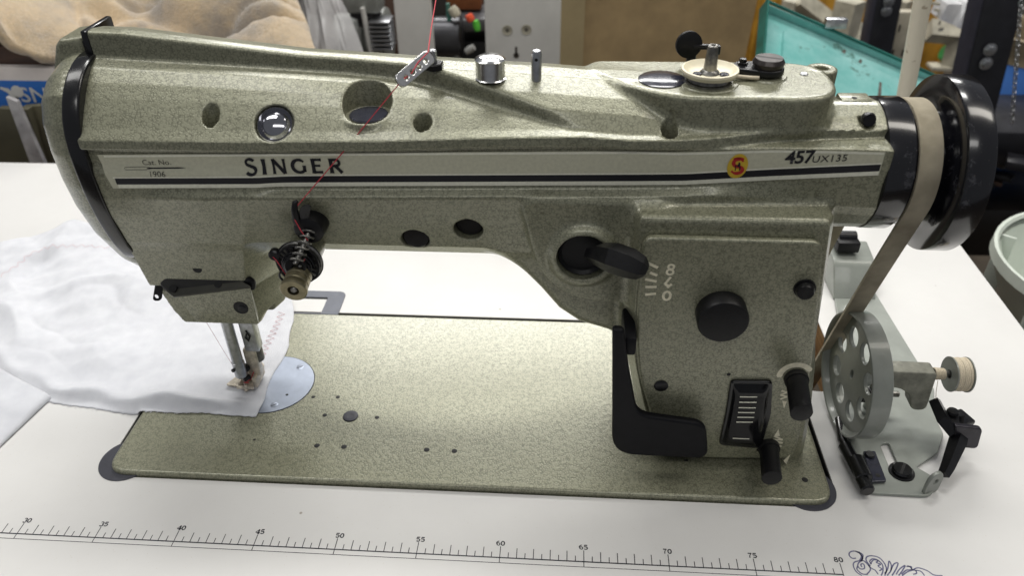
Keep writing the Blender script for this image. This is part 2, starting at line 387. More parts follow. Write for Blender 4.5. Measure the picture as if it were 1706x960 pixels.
def sbox(c, hs, r=0.0):
    def f(X, Y, Z):
        qx = np.abs(X-c[0])-(hs[0]-r); qy = np.abs(Y-c[1])-(hs[1]-r); qz = np.abs(Z-c[2])-(hs[2]-r)
        return np.sqrt(np.maximum(qx, 0)**2+np.maximum(qy, 0)**2+np.maximum(qz, 0)**2)+np.minimum(np.maximum(np.maximum(qx, qy), qz), 0)-r
    return f
def scyl(c, r, a0, a1, axis=2, rd=0.0):
    def f(X, Y, Z):
        P = [X, Y, Z]; o = [q for q in range(3) if q != axis]; rr = np.sqrt((P[o[0]]-c[0])**2+(P[o[1]]-c[1])**2)-(r-rd)
        h = np.abs(P[axis]-(a0+a1)/2)-((a1-a0)/2-rd)
        return np.sqrt(np.maximum(rr, 0)**2+np.maximum(h, 0)**2)+np.minimum(np.maximum(rr, h), 0)-rd
    return f
def extr(poly, a0, a1, axes=(0, 2), rd=0.3):
    k = [q for q in range(3) if q not in axes][0]
    def f(X, Y, Z):
        P = [X, Y, Z]; d2 = poly_sdf(P[axes[0]], P[axes[1]], poly)+rd; h = np.abs(P[k]-(a0+a1)/2)-((a1-a0)/2-rd)
        return np.sqrt(np.maximum(d2, 0)**2+np.maximum(h, 0)**2)+np.minimum(np.maximum(d2, h), 0)-rd
    return f

# profile of the arm along its length
XS = [3, 12, 20, 26, 31, 33.5, 36, 38, 41, 44, 47.3]
YL = [4.80, 4.80, 4.80, 4.80, 4.80, 4.80, 4.95, 5.20, 5.70, 6.2, 6.7]
ZL = [21.95, 22.0, 22.2, 22.5, 22.66, 22.50, 22.47, 22.55, 22.7, 22.68, 22.6]
XB = [3.4, 17.5, 27, 36.5, 41.5, 46.8]; ZB = [19.42, 19.80, 20.05, 20.30, 20.70, 21.02]
def y_lip(x): return interp(x, XS, YL)
def z_lip(x): return interp(x, XS, ZL)
def z_band(x): return interp(x, XB, ZB)
def z_top(x): return interp(x, [3, 12, 17, 22, 30, 36, 42, 48], [25.4, 24.95, 24.65, 24.3, 24.0, 23.6, 23.27, 23.27])
def arm_poly(X, grow=0.0):
    yl, zl, zb, zt = y_lip(X), z_lip(X), z_band(X), z_top(X); ys = interp(X, [3, 34, 42, 47], [5.15, 5.15, 5.2, 5.33])
    s = sstep(36, 47, X).astype(np.float32); bot = interp(X, [3, 26, 34, 42, 47], [0, 0, 0, 1.3, 2.6])
    fade = sstep(4, 9, X).astype(np.float32); o = 0*X
    def sl(q): return (yl+0.12+q*(8.75-yl-0.12), zl+(zt-zl)*(1-(1-q)**1.42))
    A = [(8.8+o, zt), sl(0.8), sl(0.6), sl(0.42), sl(0.26), sl(0.12), (yl+0.04, zl+0.03), (yl, zl-0.48), (ys-0.02, zl-0.62), (ys, zb-0.62),
         (ys-0.42*fade, zb-0.98), (ys-0.40*fade, zb-1.2), (5.30+o, 16.9+bot*0.3), (6.0+o, 14.9+bot*0.7), (7.3+o, 13.65+bot*0.9), (9.0+o, 13.2+bot), (11.0+o, 13.6+bot*0.95), (12.4+o, 15.6+bot*0.5), (12.7+o, 19.5+o), (12.3+o, 22.4+o), (10.8+o, zt-0.45)]
    ang = [90, 98, 106, 114, 121, 128, None, None, None, None, 196, 206, 222, 238, 254, 272, 292, 318, 0, 40, 66]; B = []
    for (a, g) in zip(A, ang):
        if g is None: B.append(a)
        else:
            r = 3.72; B.append(((1-s)*a[0]+s*(8.9+r*math.cos(math.radians(g))), (1-s)*a[1]+s*(19.55+r*math.sin(math.radians(g)))))
    return B
def arm_fn(r=0.22, x0=3.0, x1=47.3):
    def f(X, Y, Z):
        P = arm_poly(X); out = np.empty(np.broadcast(X, Y, Z).shape, np.float32)
        for i in range(0, X.shape[0], 24):
            q = [(a[i:i+24], b[i:i+24]) for a, b in P]; out[i:i+24] = poly_sdf(Y, Z, q)+r
        h = np.abs(X-(x0+x1)/2)-((x1-x0)/2)+r
        return np.sqrt(np.maximum(out, 0)**2+np.maximum(h, 0)**2)+np.minimum(np.maximum(out, h), 0)-r
    return f
B_ = Field((2.6, 2.6, -0.3), (48.2, 14.4, 27.6), 0.08)
B_.add(arm_fn(), (2.6, 3.5, 12), (48.2, 14.4, 26))
# raised rear ridge that sweeps forward along the arm
def ridge(X, Y, Z):
    yr = np.maximum(interp(X, [3, 18, 21, 23, 25, 28.5, 30.5, 33, 48], [8.8, 8.75, 8.55, 8.0, 7.3, 6.1, 5.35, 5.2, 5.2]), y_lip(X)+0.45)
    zt = interp(X, [3, 5, 15, 22, 29, 34, 38, 42], [26.8, 26.75, 25.62, 25.22, 24.85, 24.5, 23.75, 23.0])
    zl = z_lip(X); o = 0*X; s = sstep(16, 26, X).astype(np.float32)
    a = [(11.6+o, zt-0.75), (10.6+o, zt-0.25), (9.4+o, zt), (8.2+o, zt-0.06), (6.9+o, zt-0.45-0.15*s), (np.maximum(6.0, y_lip(X)+0.9), zt-1.0-0.1*s), (y_lip(X)+0.5, np.minimum(np.maximum(zt-2.1, zl+0.2), zt-1.1)), (y_lip(X)+0.35, zl-0.3), (6.5+o, zl-1.5), (12+o, zl-1.5), (12.3+o, zt-2.6)]
    out = np.empty(np.broadcast(X, Y, Z).shape, np.float32)
    for i in range(0, X.shape[0], 24): out[i:i+24] = poly_sdf(Y, Z, [(p[i:i+24], q[i:i+24]) for p, q in a])+0.2
    c = (yr+0.2-Y)*0.93+0*Z; e = X-41.5
    c = np.maximum(c, e+0*c); c = np.maximum(c, 3.2-X)
    return np.sqrt(np.maximum(out, 0)**2+np.maximum(c, 0)**2)+np.minimum(np.maximum(out, c), 0)-0.2
B_.add(ridge, (2.6, 4.5, 19), (43, 13, 27.6), 0.18)
# winder plateau
PL = rounded([(31.2, 9.2), (33.6, 7.0), (35.9, 5.75), (44.35, 5.7), (44.35, 11.3), (31.2, 11.3)], [1.5, 1.2, 1.5, 2.7, 2.6, 1.0], 10)
B_.add(extr(PL, 22.4, 24.6, (0, 1), 0.26), (30, 4.8, 21.5), (46, 12.5, 25.3), 0.35)
B_.add(scyl((44.25, 10.5), 0.85, 21.5, 24.55, 2, 0.12), (42.5, 9, 21), (46, 12, 25), 0.15)
B_.sub(scyl((44.25, 10.5), 0.36, 24.0, 26, 2), (43, 9.5, 23.5), (45.5, 11.5, 25.2))
# needle-bar head, lofted downwards
def head(X, Y, Z):
    q = lambda a: interp(Z, [6.9, 8.2, 10.4, 10.8, 14.5, 17.5, 20], a)
    xl = q([4.1, 3.6, 3.15, 3.05, 3.0, 3.0, 3.0]); yf = q([7.75, 7.6, 7.35, 6.80, 6.0, 5.35, 5.1])
    xr = q([9.25, 9.3, 9.45, 9.55, 10.4, 11.6, 13]); xb = q([10.2, 10.6, 11.5, 11.7, 14.5, 17.5, 21]); yb = q([10.6, 10.6, 10.4, 10.3, 9.6, 8.5, 7.5])
    o = 0*Z; P = [(xl, yf), (xr, yf), (xb, yb), (xb, 12.2+o), (xl, 12.2+o)]
    d = poly_sdf(X, Y, P)+0.2; h = np.maximum(6.95-Z, Z-20)+0.2
    return np.sqrt(np.maximum(d, 0)**2+np.maximum(h, 0)**2)+np.minimum(np.maximum(d, h), 0)-0.2
B_.add(head, (2.6, 4.4, 6.5), (22, 13, 20.3), 0.7)
# web between arm and column, boss for the feed lever, column
B_.add(extr([(26.2, 14.6), (28.7, 11.7), (29.9, 10.1), (31.2, 9.1), (33, 8.5), (36.5, 6.8), (38, 18), (26, 18)], 6.2, 12, (0, 2), 0.7), (24, 5.2, 5.5), (39, 13, 19), 1.3)
B_.add(extr(rounded([(27.6, 19), (28.3, 15.6), (28.9, 14.0), (30.3, 12.6), (32, 12.15), (36, 12.1), (36, 19)], 1.0), 4.55, 9, (0, 2), 0.22), (27, 4, 11), (37, 10, 19.5), 0.5)
B_.add(scyl((31.25, 15.45), 1.95, 4.1, 6, 1, 0.35), (28.5, 3.8, 12.8), (34, 6.5, 18.2), 0.45)
B_.sub(scyl((31.2, 15.55), 1.5, 3.0, 4.75, 1), (29, 3, 13), (33.5, 5, 18))
def column(X, Y, Z):
    q = lambda a: interp(Z, [0.3, 2, 5, 8, 10, 18.9], a)
    xl = q([37.1, 36.4, 35.5, 34.8, 34.45, 34.2]); xr = q([46.0, 46.0, 45.7, 45.3, 45.1, 44.15]); xr2 = q([46.6, 46.5, 46.2, 45.8, 45.4, 44.6]); o = 0*Z
    P = [(xl, 3.47+o), (xr, 3.47+o), (xr2, 4.3+o), (xr2, 13+o), (xl-0.7, 13+o), (xl-0.55, 5.0+o)]
    d = poly_sdf(X, Y, P)+0.35; h = np.maximum(0.1-Z, Z-18.75)+0.35
    return np.sqrt(np.maximum(d, 0)**2+np.maximum(h, 0)**2)+np.minimum(np.maximum(d, h), 0)-0.35
B_.add(column, (32, 2.8, -0.2), (48, 14, 19.6), 0.55)
# vertical screw wells, oil-cap shelf, sight window, inspection holes
B_.add(scyl((19.1, 6.95), 1.52, 20.5, 22.95, 2, 0.12), (17, 5.4, 20), (21, 9.5, 23.4), 0.25)
B_.sub(scyl((19.1, 6.95), 1.36, 22.8, 27, 2), (17, 5.4, 22.3), (21, 9.5, 26))
for (x, y) in ((10.5, 6.02), (22.28, 5.88), (35.5, 5.62)):
    B_.sub(scyl((x, y), 0.50 if x < 30 else 0.44, 22.05 if x > 15 else 20.9, 27 if x < 30 else 23.75, 2), (x-1, y-1, 20.8), (x+1, y+1, 24.2))
def tcyl(c, n, r, a0, a1):
    n = np.array(n, float); n = n/np.linalg.norm(n)
    def f(X, Y, Z):
        t = (X-c[0])*n[0]+(Y-c[1])*n[1]+(Z-c[2])*n[2]; q = np.sqrt(np.maximum((X-c[0])**2+(Y-c[1])**2+(Z-c[2])**2-t*t, 0))-r
        return np.maximum(q, np.maximum(a0-t, t-a1))
    return f
B_.sub(tcyl((14.08, 5.71, 22.83), (0, -0.72, 0.69), 1.1, -0.9, 3), (12.5, 3.9, 21.2), (15.6, 8.5, 25))
B_.sub(scyl((46.15, 22.95), 0.45, 3, 7.5, 1), (45.3, 4, 22.2), (47, 7.7, 23.7))
for (x, z) in ((21.25, 15.45), (24.52, 16.45)):
    B_.sub(scyl((x, z), 0.86, 3, 7.0, 1), (x-1.2, 3, z-1.2), (x+1.2, 7.2, z+1.2))
B_.sub(scyl((9.9, 7.0), 0.55, 7, 9.5, 1), (9, 6, 6), (11, 9.6, 8))

# ------------------------------------------------------------------ THE SEWING MACHINE
MACH = empty('sewing_machine', (24, 9, 0), 'olive hammertone zigzag sewing machine with a black handwheel, set into the cream table', 'sewing machine')
V, Q = B_.mesh(); cast = mesh_np('arm_and_column_casting', V, Q, HAM, MACH)

# left face cover: domed cap with a taller block behind
C_ = Field((-3.2, 3.6, 5.5), (3.4, 14.0, 27.4), 0.08)
A0 = [(float(np.ravel(a)[0]), float(np.ravel(b)[0])) for a, b in arm_poly(np.array([3.0], np.float32))]
face = [(8.8, 25.45), (7.35, 25.05), (6.1, 24.1), (5.35, 22.6), (5.1, 20.8), (5.15, 18.8), (5.45, 16.8), (6.2, 14.5), (7.6, 12.0), (9.2, 10.2), (12.4, 10.0), (12.6, 24.0), (10.8, 25.1)]
def cap(X, Y, Z):
    d = poly_sdf(Y, Z, face); e = np.clip(1-np.clip(-d, 0, 3.0)/3.0, 0, 1); g = 2.75*np.sqrt(1-e*e)+0.15
    return np.maximum(np.maximum(((2.6-X)-g)*0.45, d), X-2.35)
C_.add(cap, (-3.2, 3.6, 5.5), (3.4, 14, 27.4))
C_.add(extr([(2.5, 26.35), (1.05, 26.15), (0.7, 25.8), (0.0, 24.2), (-0.6, 22), (-1.0, 18.5), (-0.9, 16.5), (2.5, 16.5)], 9.2, 11.9, (0, 2), 0.3), (-3.2, 8, 14), (3.4, 14, 27.4), 0.12)
C_.F[:, :, 0] = 1.0
V, Q = C_.mesh(); cover = mesh_np('face_cover', V, Q, HAM, MACH)
# dark gasket between cover and casting
gp = [(y+(y-9.2)*0.012, z+(z-18)*0.006) for y, z in face]
gp = [(8.8, 25.62), (7.3, 25.2), (6.0, 24.25), (5.05, 22.75), (4.74, 20.8), (4.78, 18.8), (5.08, 16.8), (5.72, 14.6), (6.7, 12.8), (12.4, 12.4), (12.6, 24.0), (10.8, 25.3)]
plate('gasket', rounded(gp, 0.8, 4), [], 1.0, BLK, MACH, org=(2.80, 0, 0), u=(0, 1, 0), v=(0, 0, 1), bev=0.16)
box('gasket_top', (3.0, 10.2, 25.95), (0.4, 3.0, 1.75), BLK, MACH, b=0.12)
box('hinge_clip', (2.72, 9.2, 25.6), (0.25, 0.5, 1.2), BLKM, MACH, b=0.06)

# front decal: foil panel, borders, black band, print
def strip(name, x0, x1, zlo, zhi, off, mat, parent, nx=70, nz=3, slant=0.0, **kw):
    V = []; F = []
    for j in range(nz+1):
        for i in range(nx+1):
            s = i/nx; t = j/nz; x = x0+(x1-x0)*s; z = zlo(x)+(zhi(x)-zlo(x))*t; x += slant*(t-0.5)*(1-s); V.append((x, 0, z))
    V = np.array(V); V[:, 1] = B_.front_y(V[:, 0], V[:, 2])-off
    for j in range(nz):
        for i in range(nx): a = j*(nx+1)+i; F.append((a, a+1, a+nx+2, a+nx+1))
    return mo(name, V, F, mat, parent, 180, **kw)
zb = z_band
foil_top = lambda x: min(float(zb(x))+1.60, float(z_lip(x))-0.68)
foil = strip('decal_panel', 3.95, 46.75, lambda x: float(zb(x))-0.46, foil_top, 0.03, DECAL, MACH, nx=160, nz=14, slant=-0.35)
strip('border_line', 4.15, 46.7, lambda x: foil_top(x)-0.16, lambda x: foil_top(x)-0.04, 0.042, DECALW, foil, nx=160, nz=1)
strip('border_line', 4.35, 46.7, lambda x: float(zb(x))+0.20, lambda x: float(zb(x))+0.29, 0.042, DECALW, foil, nx=160, nz=1)
strip('border_line', 4.5, 46.7, lambda x: float(zb(x))-0.44, lambda x: float(zb(x))-0.20, 0.042, DECALW, foil, nx=160, nz=1)
strip('black_band', 4.45, 46.7, lambda x: float(zb(x))-0.20, lambda x: float(zb(x))+0.20, 0.048, INKB, foil, nx=160, nz=2)
def on_panel(A, F, xc, zc, name, mat, parent, off=0.062, slope=None):
    A = np.array(A, float); x = xc+A[:, 0]; dz = zb(x)-zb(np.array([xc]))[0]; z = zc+A[:, 1]+dz
    V = np.stack([x, B_.front_y(x, z)-off, z], 1); return mo(name, V, F, mat, parent, 180)
# word of six letters, drawn as heavy flared capitals
def stroke(pts, w):
    P = np.array(pts, float); T = np.gradient(P, axis=0); T /= np.linalg.norm(T, axis=1)[:, None]; Nn = np.stack([-T[:, 1], T[:, 0]], 1); w = np.array(w if hasattr(w, '__len__') else [w]*len(P))[:, None]/2
    V = [(a[0], a[1], 0) for a in P+Nn*w]+[(a[0], a[1], 0) for a in P-Nn*w]; n = len(P); return V, [(i+n, i+1+n, i+1, i) for i in range(n-1)]
def arc(cx, cy, rx, ry, a0, a1, n=12): return [(cx+rx*math.cos(math.radians(a0+(a1-a0)*i/n)), cy+ry*math.sin(math.radians(a0+(a1-a0)*i/n))) for i in range(n+1)]
H = 0.98; h2 = H/2
def bar(x0, y0, x1, y1, w, fl=0.22):
    P = [(x0+(x1-x0)*t, y0+(y1-y0)*t) for t in (0, .15, .5, .85, 1)]; return stroke(P, [w*(1+fl), w*1.05, w*0.94, w*1.05, w*(1+fl)])
L_ = {}
L_['S'] = [stroke(arc(0, 0.235, 0.235, 0.205, 25, 270, 12)+arc(0, -0.225, 0.27, 0.225, 90, -155, 12), [0.20]*4+[0.15]*5+[0.20]*9+[0.15]*4+[0.20]*4)]
L_['I'] = [bar(0, -h2+.04, 0, h2-.04, 0.21)]
L_['N'] = [bar(-0.30, -h2+.04, -0.30, h2-.04, 0.15), bar(0.30, -h2+.04, 0.30, h2-.04, 0.15), bar(-0.32, h2-.06, 0.30, -h2+.06, 0.21, 0.0)]
L_['G'] = [stroke(arc(0.05, 0, 0.38, 0.385, 42, 325, 20), [0.12, 0.12]+[0.17]*4+[0.21]*9+[0.17]*6), bar(0.33, -0.36, 0.33, 0.03, 0.19, 0.1)]
L_['E'] = [bar(-0.20, -h2+.04, -0.20, h2-.04, 0.21), bar(-0.2, h2-.11, 0.28, h2-.11, 0.15), bar(-0.2, 0.02, 0.20, 0.02, 0.13), bar(-0.2, -h2+.11, 0.30, -h2+.11, 0.15)]
L_['R'] = [bar(-0.25, -h2+.04, -0.25, h2-.04, 0.21), stroke([(-0.2, 0.37)]+arc(0.02, 0.19, 0.2, 0.185, 90, -90, 10)+[(-0.2, 0.0)], 0.16), bar(-0.02, 0.0, 0.33, -h2+.06, 0.20, 0.1)]
word_x = [(12.52, 5.15, 20.39)[0], (13.28, 5.15, 20.41)[0], (14.14, 5.15, 20.42)[0], (15.24, 5.15, 20.48)[0], (16.3, 5.15, 20.5)[0], (17.36, 5.15, 20.53)[0]]
for ch, xc in zip('SINGER', word_x):
    V_, F_ = merge(L_[ch]); on_panel(V_, F_, xc, float(zb(xc))+0.83, 'letter', INKB, foil)
def ptxt(s, size, xc, dz, mat, name, bold=0.0, sx=1.0, space=1.0): 
    A, F = text_g(s, size, bold, sx, space); return on_panel(A, F, xc, float(zb(xc))+dz, name, mat, foil)
ptxt('Cat. No.', 0.46, (7.12, 5.15, 20.58)[0], 1.12, INKB, 'catalogue_print', -0.004, 1.05)
ptxt('1906', 0.48, (7.08, 5.15, 19.94)[0], 0.46, INKB, 'catalogue_print', -0.004, 1.05)
nx0 = (5.15, 5.15, 20.2)[0]; nx1 = (8.76, 5.15, 20.31)[0]; nm = nx0+(nx1-nx0)*0.42; nc = (nx0+nx1)/2
g = [stroke([(nx0-nc+.1, 0.07), (nm-nc-.25, 0.075), (nm-nc+.1, 0.02)], 0.02), stroke([(nx0-nc+.1, -0.07), (nm-nc-.25, -0.075), (nm-nc+.1, -0.02)], 0.02), stroke([(nx0-nc+.1, -0.07), (nx0-nc+.02, 0), (nx0-nc+.1, 0.07)], 0.02), stroke([(nm-nc-.2, 0.0), (nm-nc+.1, 0.0), (nx1-nc-.4, 0.0), (nx1-nc, 0)], [0.01, 0.07, 0.07, 0.01])]
V_, F_ = merge(g); on_panel(V_, F_, nc, float(zb(nc))+0.79, 'needle_print', INKB, foil)
x457 = (42.4, 5.1, 21.55)[0]; xux = (43.96, 5.1, 21.51)[0]
ptxt('457', 1.02, x457, 0.86, INKB, 'model_number', 0.028, 1.02, 0.93)
ptxt('UX135', 0.56, xux, 0.70, INKB, 'model_number', 0.0, 1.12, 1.02)
xb_ = (39.23, 5.1, 21.1)[0]
lgx = xb_
def disc_print(name, xc, zc, rx, rz, off, mat, parent):
    V = [(0, 0, 0)]+[(rx*math.cos(t*math.pi/16), rz*math.sin(t*math.pi/16), 0) for t in range(32)]; F = [(0, i+1, (i+1) % 32+1) for i in range(32)]
    return on_panel(V, F, xc, zc, name, mat, parent, off)
zc = float(zb(xb_))+0.52; badge = disc_print('badge', xb_, zc, 0.54, 0.72, 0.07, YEL, foil)
def on_badge(parts, mat, off):
    A, F = merge(parts); A = np.array(A, float); x = xb_+A[:, 0]; z = zc+A[:, 1]; V = np.stack([x, B_.front_y(x, z)-off, z], 1); mo('badge_print', V, F, mat, badge, 180)
on_badge([stroke(arc(0.02, 0.20, 0.26, 0.22, 20, 270, 12)+arc(0.0, -0.22, 0.29, 0.20, 90, -165, 12), [0.12]*3+[0.2]*20+[0.12]*3), stroke(arc(0, 0.36, 0.3, 0.12, 155, 25, 8), 0.11)], RED, 0.08)
on_badge([stroke([(0.06, 0.24), (0.07, 0.1), (0.04, -0.02)], [0.06, 0.14, 0.16]), stroke([(0.05, 0.0), (0.14, -0.05), (0.13, -0.24)], 0.07), stroke([(-0.16, 0.02), (-0.02, 0.04), (0.04, 0.05)], 0.05), stroke([(-0.1, 0.0), (-0.09, -0.26)], 0.05)], INKB, 0.088)

# column cover plate and everything on its face
CO = rounded([(34.38, 17.75), (43.92, 17.72), (44.45, 14), (45.05, 9.5), (45.5, 4), (45.55, 1.0), (41, 0.72), (36.9, 0.72), (35.95, 4.45), (35.0, 7.6), (34.66, 9.6), (34.4, 13)], [0.7, 0.7, 1, 1, 1, 0.5, 1, 0.6, 1.2, 1, 1, 1])
cov = plate('column_cover', CO, [], 0.46, HAM, MACH, org=(0, 3.20, 0), u=(1, 0, 0), v=(0, 0, 1), bev=0.15)
Yc = 2.97
lathe('dial_knob', (39.15, Yc+0.05, 12.95), (0, -1, 0), [(0, 1.36), (0.1, 1.44), (1.05, 1.44), (1.17, 1.36), (1.2, 1.2), (1.18, 0)], BLKP, MACH, 40)
screw((43.5, Yc, 14.7), (-0.1, -1, 0), 0.52, 0.5, BLKM, MACH, slot=(0.1, 0, 1))
lathe('washer', (43.5, Yc+0.02, 14.7), (0, -1, 0), [(0, 0.62), (0.12, 0.6), (0.12, 0)], BLKM, MACH, 20)
screw((36.35, Yc, 7.05), (0, -1, 0), 0.44, 0.1, BLKM, MACH, slot=(1, 0, 0.3))
for px_ in ((40.31, 2.97, 8.16), (43.14, 2.97, 1.72), (38.64, 2.97, 0.42)):
    cyl('oil_hole', (px_[0], Yc+0.02, px_[2]), (px_[0], Yc-0.015, px_[2]), 0.12, DARK, MACH, b=0.0, seg=14)
# width-scale window
WO = [(40.46, 2.9, 7.79), (42.96, 2.9, 7.86), (43.34, 2.9, 5.06), (43.23, 2.9, 2.02), (40.51, 2.9, 2.2), (40.55, 2.9, 4.91)]
wo = rounded([(p[0], p[2]) for p in WO], 0.35)
win = plate('scale_window', wo, [], 0.3, BLK, MACH, org=(0, 2.9, 0), u=(1, 0, 0), v=(0, 0, 1), bev=0.09)
lens_m = simple('clear_smoked_lens', (0.008, 0.008, 0.009, 1), 0.12, 0, 0.05, 100, coat=0.0); lens_m.node_tree.nodes['Principled BSDF'].inputs['Specular IOR Level'].default_value = 0.3
LV = []; LF = []
nu, nv = 14, 20
cx_ = [np.array([(WO[0][0]+.18), WO[0][2]-.15]), np.array([WO[1][0]-.14, WO[1][2]-.15]), np.array([WO[3][0]-.16, WO[3][2]+.18]), np.array([WO[4][0]+.16, WO[4][2]+.16])]
for j in range(nv+1):
    for i in range(nu+1):
        s, t = i/nu, j/nv; p = (1-t)*((1-s)*cx_[0]+s*cx_[1])+t*((1-s)*cx_[3]+s*cx_[2]); b = 0.06*math.sin(math.pi*t)
        e = min(1, min(s, 1-s)*5)*min(1, min(t, 1-t)*8); LV.append((p[0]+b, 2.76-0.30*min(1, e*1.2)**0.5, p[1]))
for j in range(nv):
    for i in range(nu): a = j*(nu+1)+i; LF.append((a, a+nu+1, a+nu+2, a+1))
mo('lens', LV, LF, lens_m, win, 40)
for (p, q) in (((41.14, 2.42, 6.84), (41.96, 2.42, 6.88)), ((41.17, 2.42, 6.39), (42, 2.42, 6.43)), ((41.2, 2.42, 5.93), (42.03, 2.42, 5.97)), ((41.23, 2.42, 5.52), (42.03, 2.42, 5.56)), ((41.26, 2.42, 5.11), (42.06, 2.42, 5.15)), ((41.25, 2.42, 4.69), (42.05, 2.42, 4.73)), ((41.24, 2.42, 3.24), (42.07, 2.42, 3.24))):
    v, f = stroke([(p[0], p[2]), ((p[0]+q[0])/2, (p[2]+q[2])/2), (q[0], q[2])], 0.085); mo('scale_line', [(a[0]+(0.16 if a[0] > p[0]+0.3 else -0.05), 2.43, a[1]) for a in v], f, DECALW, win, 180)
# two knurled pegs with their marks
def peg(c, L, r):
    g = empty_part('stitch_lever', c, MACH)
    lathe('hub', c, (0, -1, 0), [(0, r*1.12), (0.35, r*1.12), (0.35, 0)], DARK, g, 28)
    V = []; F = []; seg = 44; n = int(L/0.13)
    for j in range(n+1):
        for i in range(seg):
            th = 2*math.pi*i/seg; k = 0.03*((i+j) % 2) if 1 < j < n-2 else 0; V.append((c[0]-0.13*j*L/n+(r-k)*math.cos(th), c[1]-0.3-j*L/n, c[2]+(r-k)*math.sin(th)))
    for j in range(n):
        for i in range(seg): a = j*seg+i; b = j*seg+(i+1) % seg; F.append((a, b, b+seg, a+seg))
    o = len(V); V.append((c[0]-0.13*L, c[1]-0.42-L, c[2])); 
    for i in range(seg): F.append((n*seg+i, n*seg+(i+1) % seg, o))
    mo('knurled_grip', V, F, BLKP, g, 25)
def empty_part(name, loc, parent):
    o = bpy.data.objects.new(name, None); COL.objects.link(o); o.parent = parent; o.location = (Vector(loc)-PLOC[parent])*CM; o.empty_display_size = 0.01; PLOC[o] = Vector(loc); return o
peg((44.32, Yc, 8.05), 2.7, 0.64); peg((43.72, Yc, 2.1), 2.4, 0.62)
v, f = stroke(arc(44.25, 8.2, 0.93, 0.90, 28, 188, 20), [0.1]+[0.36]*19+[0.2]); mo('stitch_lever_dial', [(a[0], Yc-0.014, a[1]) for a in v], f, WPR, MACH, 180)
def mark(polys, name='lever_mark'):
    A = []
    for P in polys: A.append(([(p[0], Yc-0.012, p[2]) for p in P], [tuple(range(len(P)))]))
    v, f = merge(A); mo(name, v, f, WPR, MACH, 180)
mark([[(44.08, 2.97, 3.7), (44.28, 2.97, 3.06), (43.91, 2.97, 2.98)]])
mark([[(44.92, 2.97, 0.8), (45.26, 2.97, 1.45), (45.18, 2.97, 0.47)]])
mark([[(43.86, 2.97, 6.15), (44.16, 2.97, 6.11), (44.09, 2.97, 5.49)]])
zz = [(43.94, 2.97, 3.04), (44.52, 2.97, 2.74), (43.77, 2.97, 2.7), (44.57, 2.97, 2.47), (43.74, 2.97, 2.42), (44.56, 2.97, 2.14)]
v, f = stroke([(p[0], p[2]) for p in zz], 0.13)
def poly_line(P, w):
    parts = []
    for i, (a, b) in enumerate(zip(P[:-1], P[1:])): v_, f_ = stroke([a, ((a[0]+b[0])/2, (a[1]+b[1])/2), b], w); parts.append(([(q[0], q[1], 0.006*i) for q in v_], f_))
    return merge(parts)
v, f = poly_line([(p[0], p[2]) for p in zz], 0.13); mo('lever_mark', [(a[0], Yc-0.012-a[2], a[1]) for a in v], f, WPR, MACH, 180)
zz = [(43.67, 2.97, 6.99), (44.02, 2.97, 6.86), (43.66, 2.97, 6.64), (44.08, 2.97, 6.51), (43.72, 2.97, 6.29)]
v, f = poly_line([(p[0], p[2]) for p in zz], 0.13); mo('lever_mark', [(a[0], Yc-0.012-a[2], a[1]) for a in v], f, WPR, MACH, 180)
# feed-scale ticks and numerals
for (p, q) in (((34.74, 2.97, 16.12), (35.33, 2.97, 15.81)), ((34.93, 2.97, 15.48), (35.34, 2.97, 15.29)), ((34.7, 2.97, 15.02), (35.35, 2.97, 14.88)), ((34.75, 2.97, 14.49), (35.38, 2.97, 14.51)), ((34.79, 2.97, 13.95), (35.39, 2.97, 14.05))):
    v, f = stroke([(p[0], p[2]), ((p[0]+q[0])/2, (p[2]+q[2])/2), (q[0], q[2])], 0.17); mo('feed_tick', [(a[0], Yc-0.012, a[1]) for a in v], f, WPR, MACH, 180)
def numeral(parts, c, name='feed_numeral'):
    v, f = merge([([(a[0], a[1], 0.012+0.008*i) for a in v_], f_) for i, (v_, f_) in enumerate(parts)]); mo(name, [(c[0]+a[0], Yc-a[2], c[2]+a[1]) for a in v], f, WPR, MACH, 180)
numeral([stroke(arc(0.02, 0.17, 0.16, 0.15, 0, 360, 16), 0.13), stroke(arc(-0.01, -0.17, 0.18, 0.17, 80, 440, 16), 0.13)], (36.03, 2.97, 15.72))
numeral([stroke([(0.12, 0.35), (-0.04, 0.08), (-0.17, -0.16)], 0.14), stroke([(-0.15, -0.16), (0.0, -0.22), (0.13, -0.30)], 0.15), stroke([(0.22, -0.12), (0.1, -0.24), (0.0, -0.38)], 0.15)], (35.98, 2.97, 14.86))
numeral([stroke(arc(0, 0, 0.2, 0.29, 0, 360, 20), 0.15)], (36.01, 2.97, 13.91))

# feed lever: disc and six-sided handle
fl = empty_part('feed_lever', (31.2, 4.6, 15.55), MACH)
lathe('lever_disc', (31.2, 4.8, 15.55), (0, -1, 0), [(-0.2, 1.46), (0.15, 1.46), (0.3, 1.38), (0.12, 1.2), (0.08, 0)], BLKP, fl, 40)
hp = np.array([(31.67, 4.2, 15.78), (32.23, 3.2, 16.4), (32.81, 2.5, 16.68), (33.7, 2.1, 16.62), (34.28, 1.9, 16.46), (34.57, 1.85, 16.35)])
V1_, F1_ = tube_g(hp, [0.45, 0.72, 0.86, 0.84, 0.68, 0.38], 6); mo('lever_handle', V1_, F1_, BLKP, fl, 25)

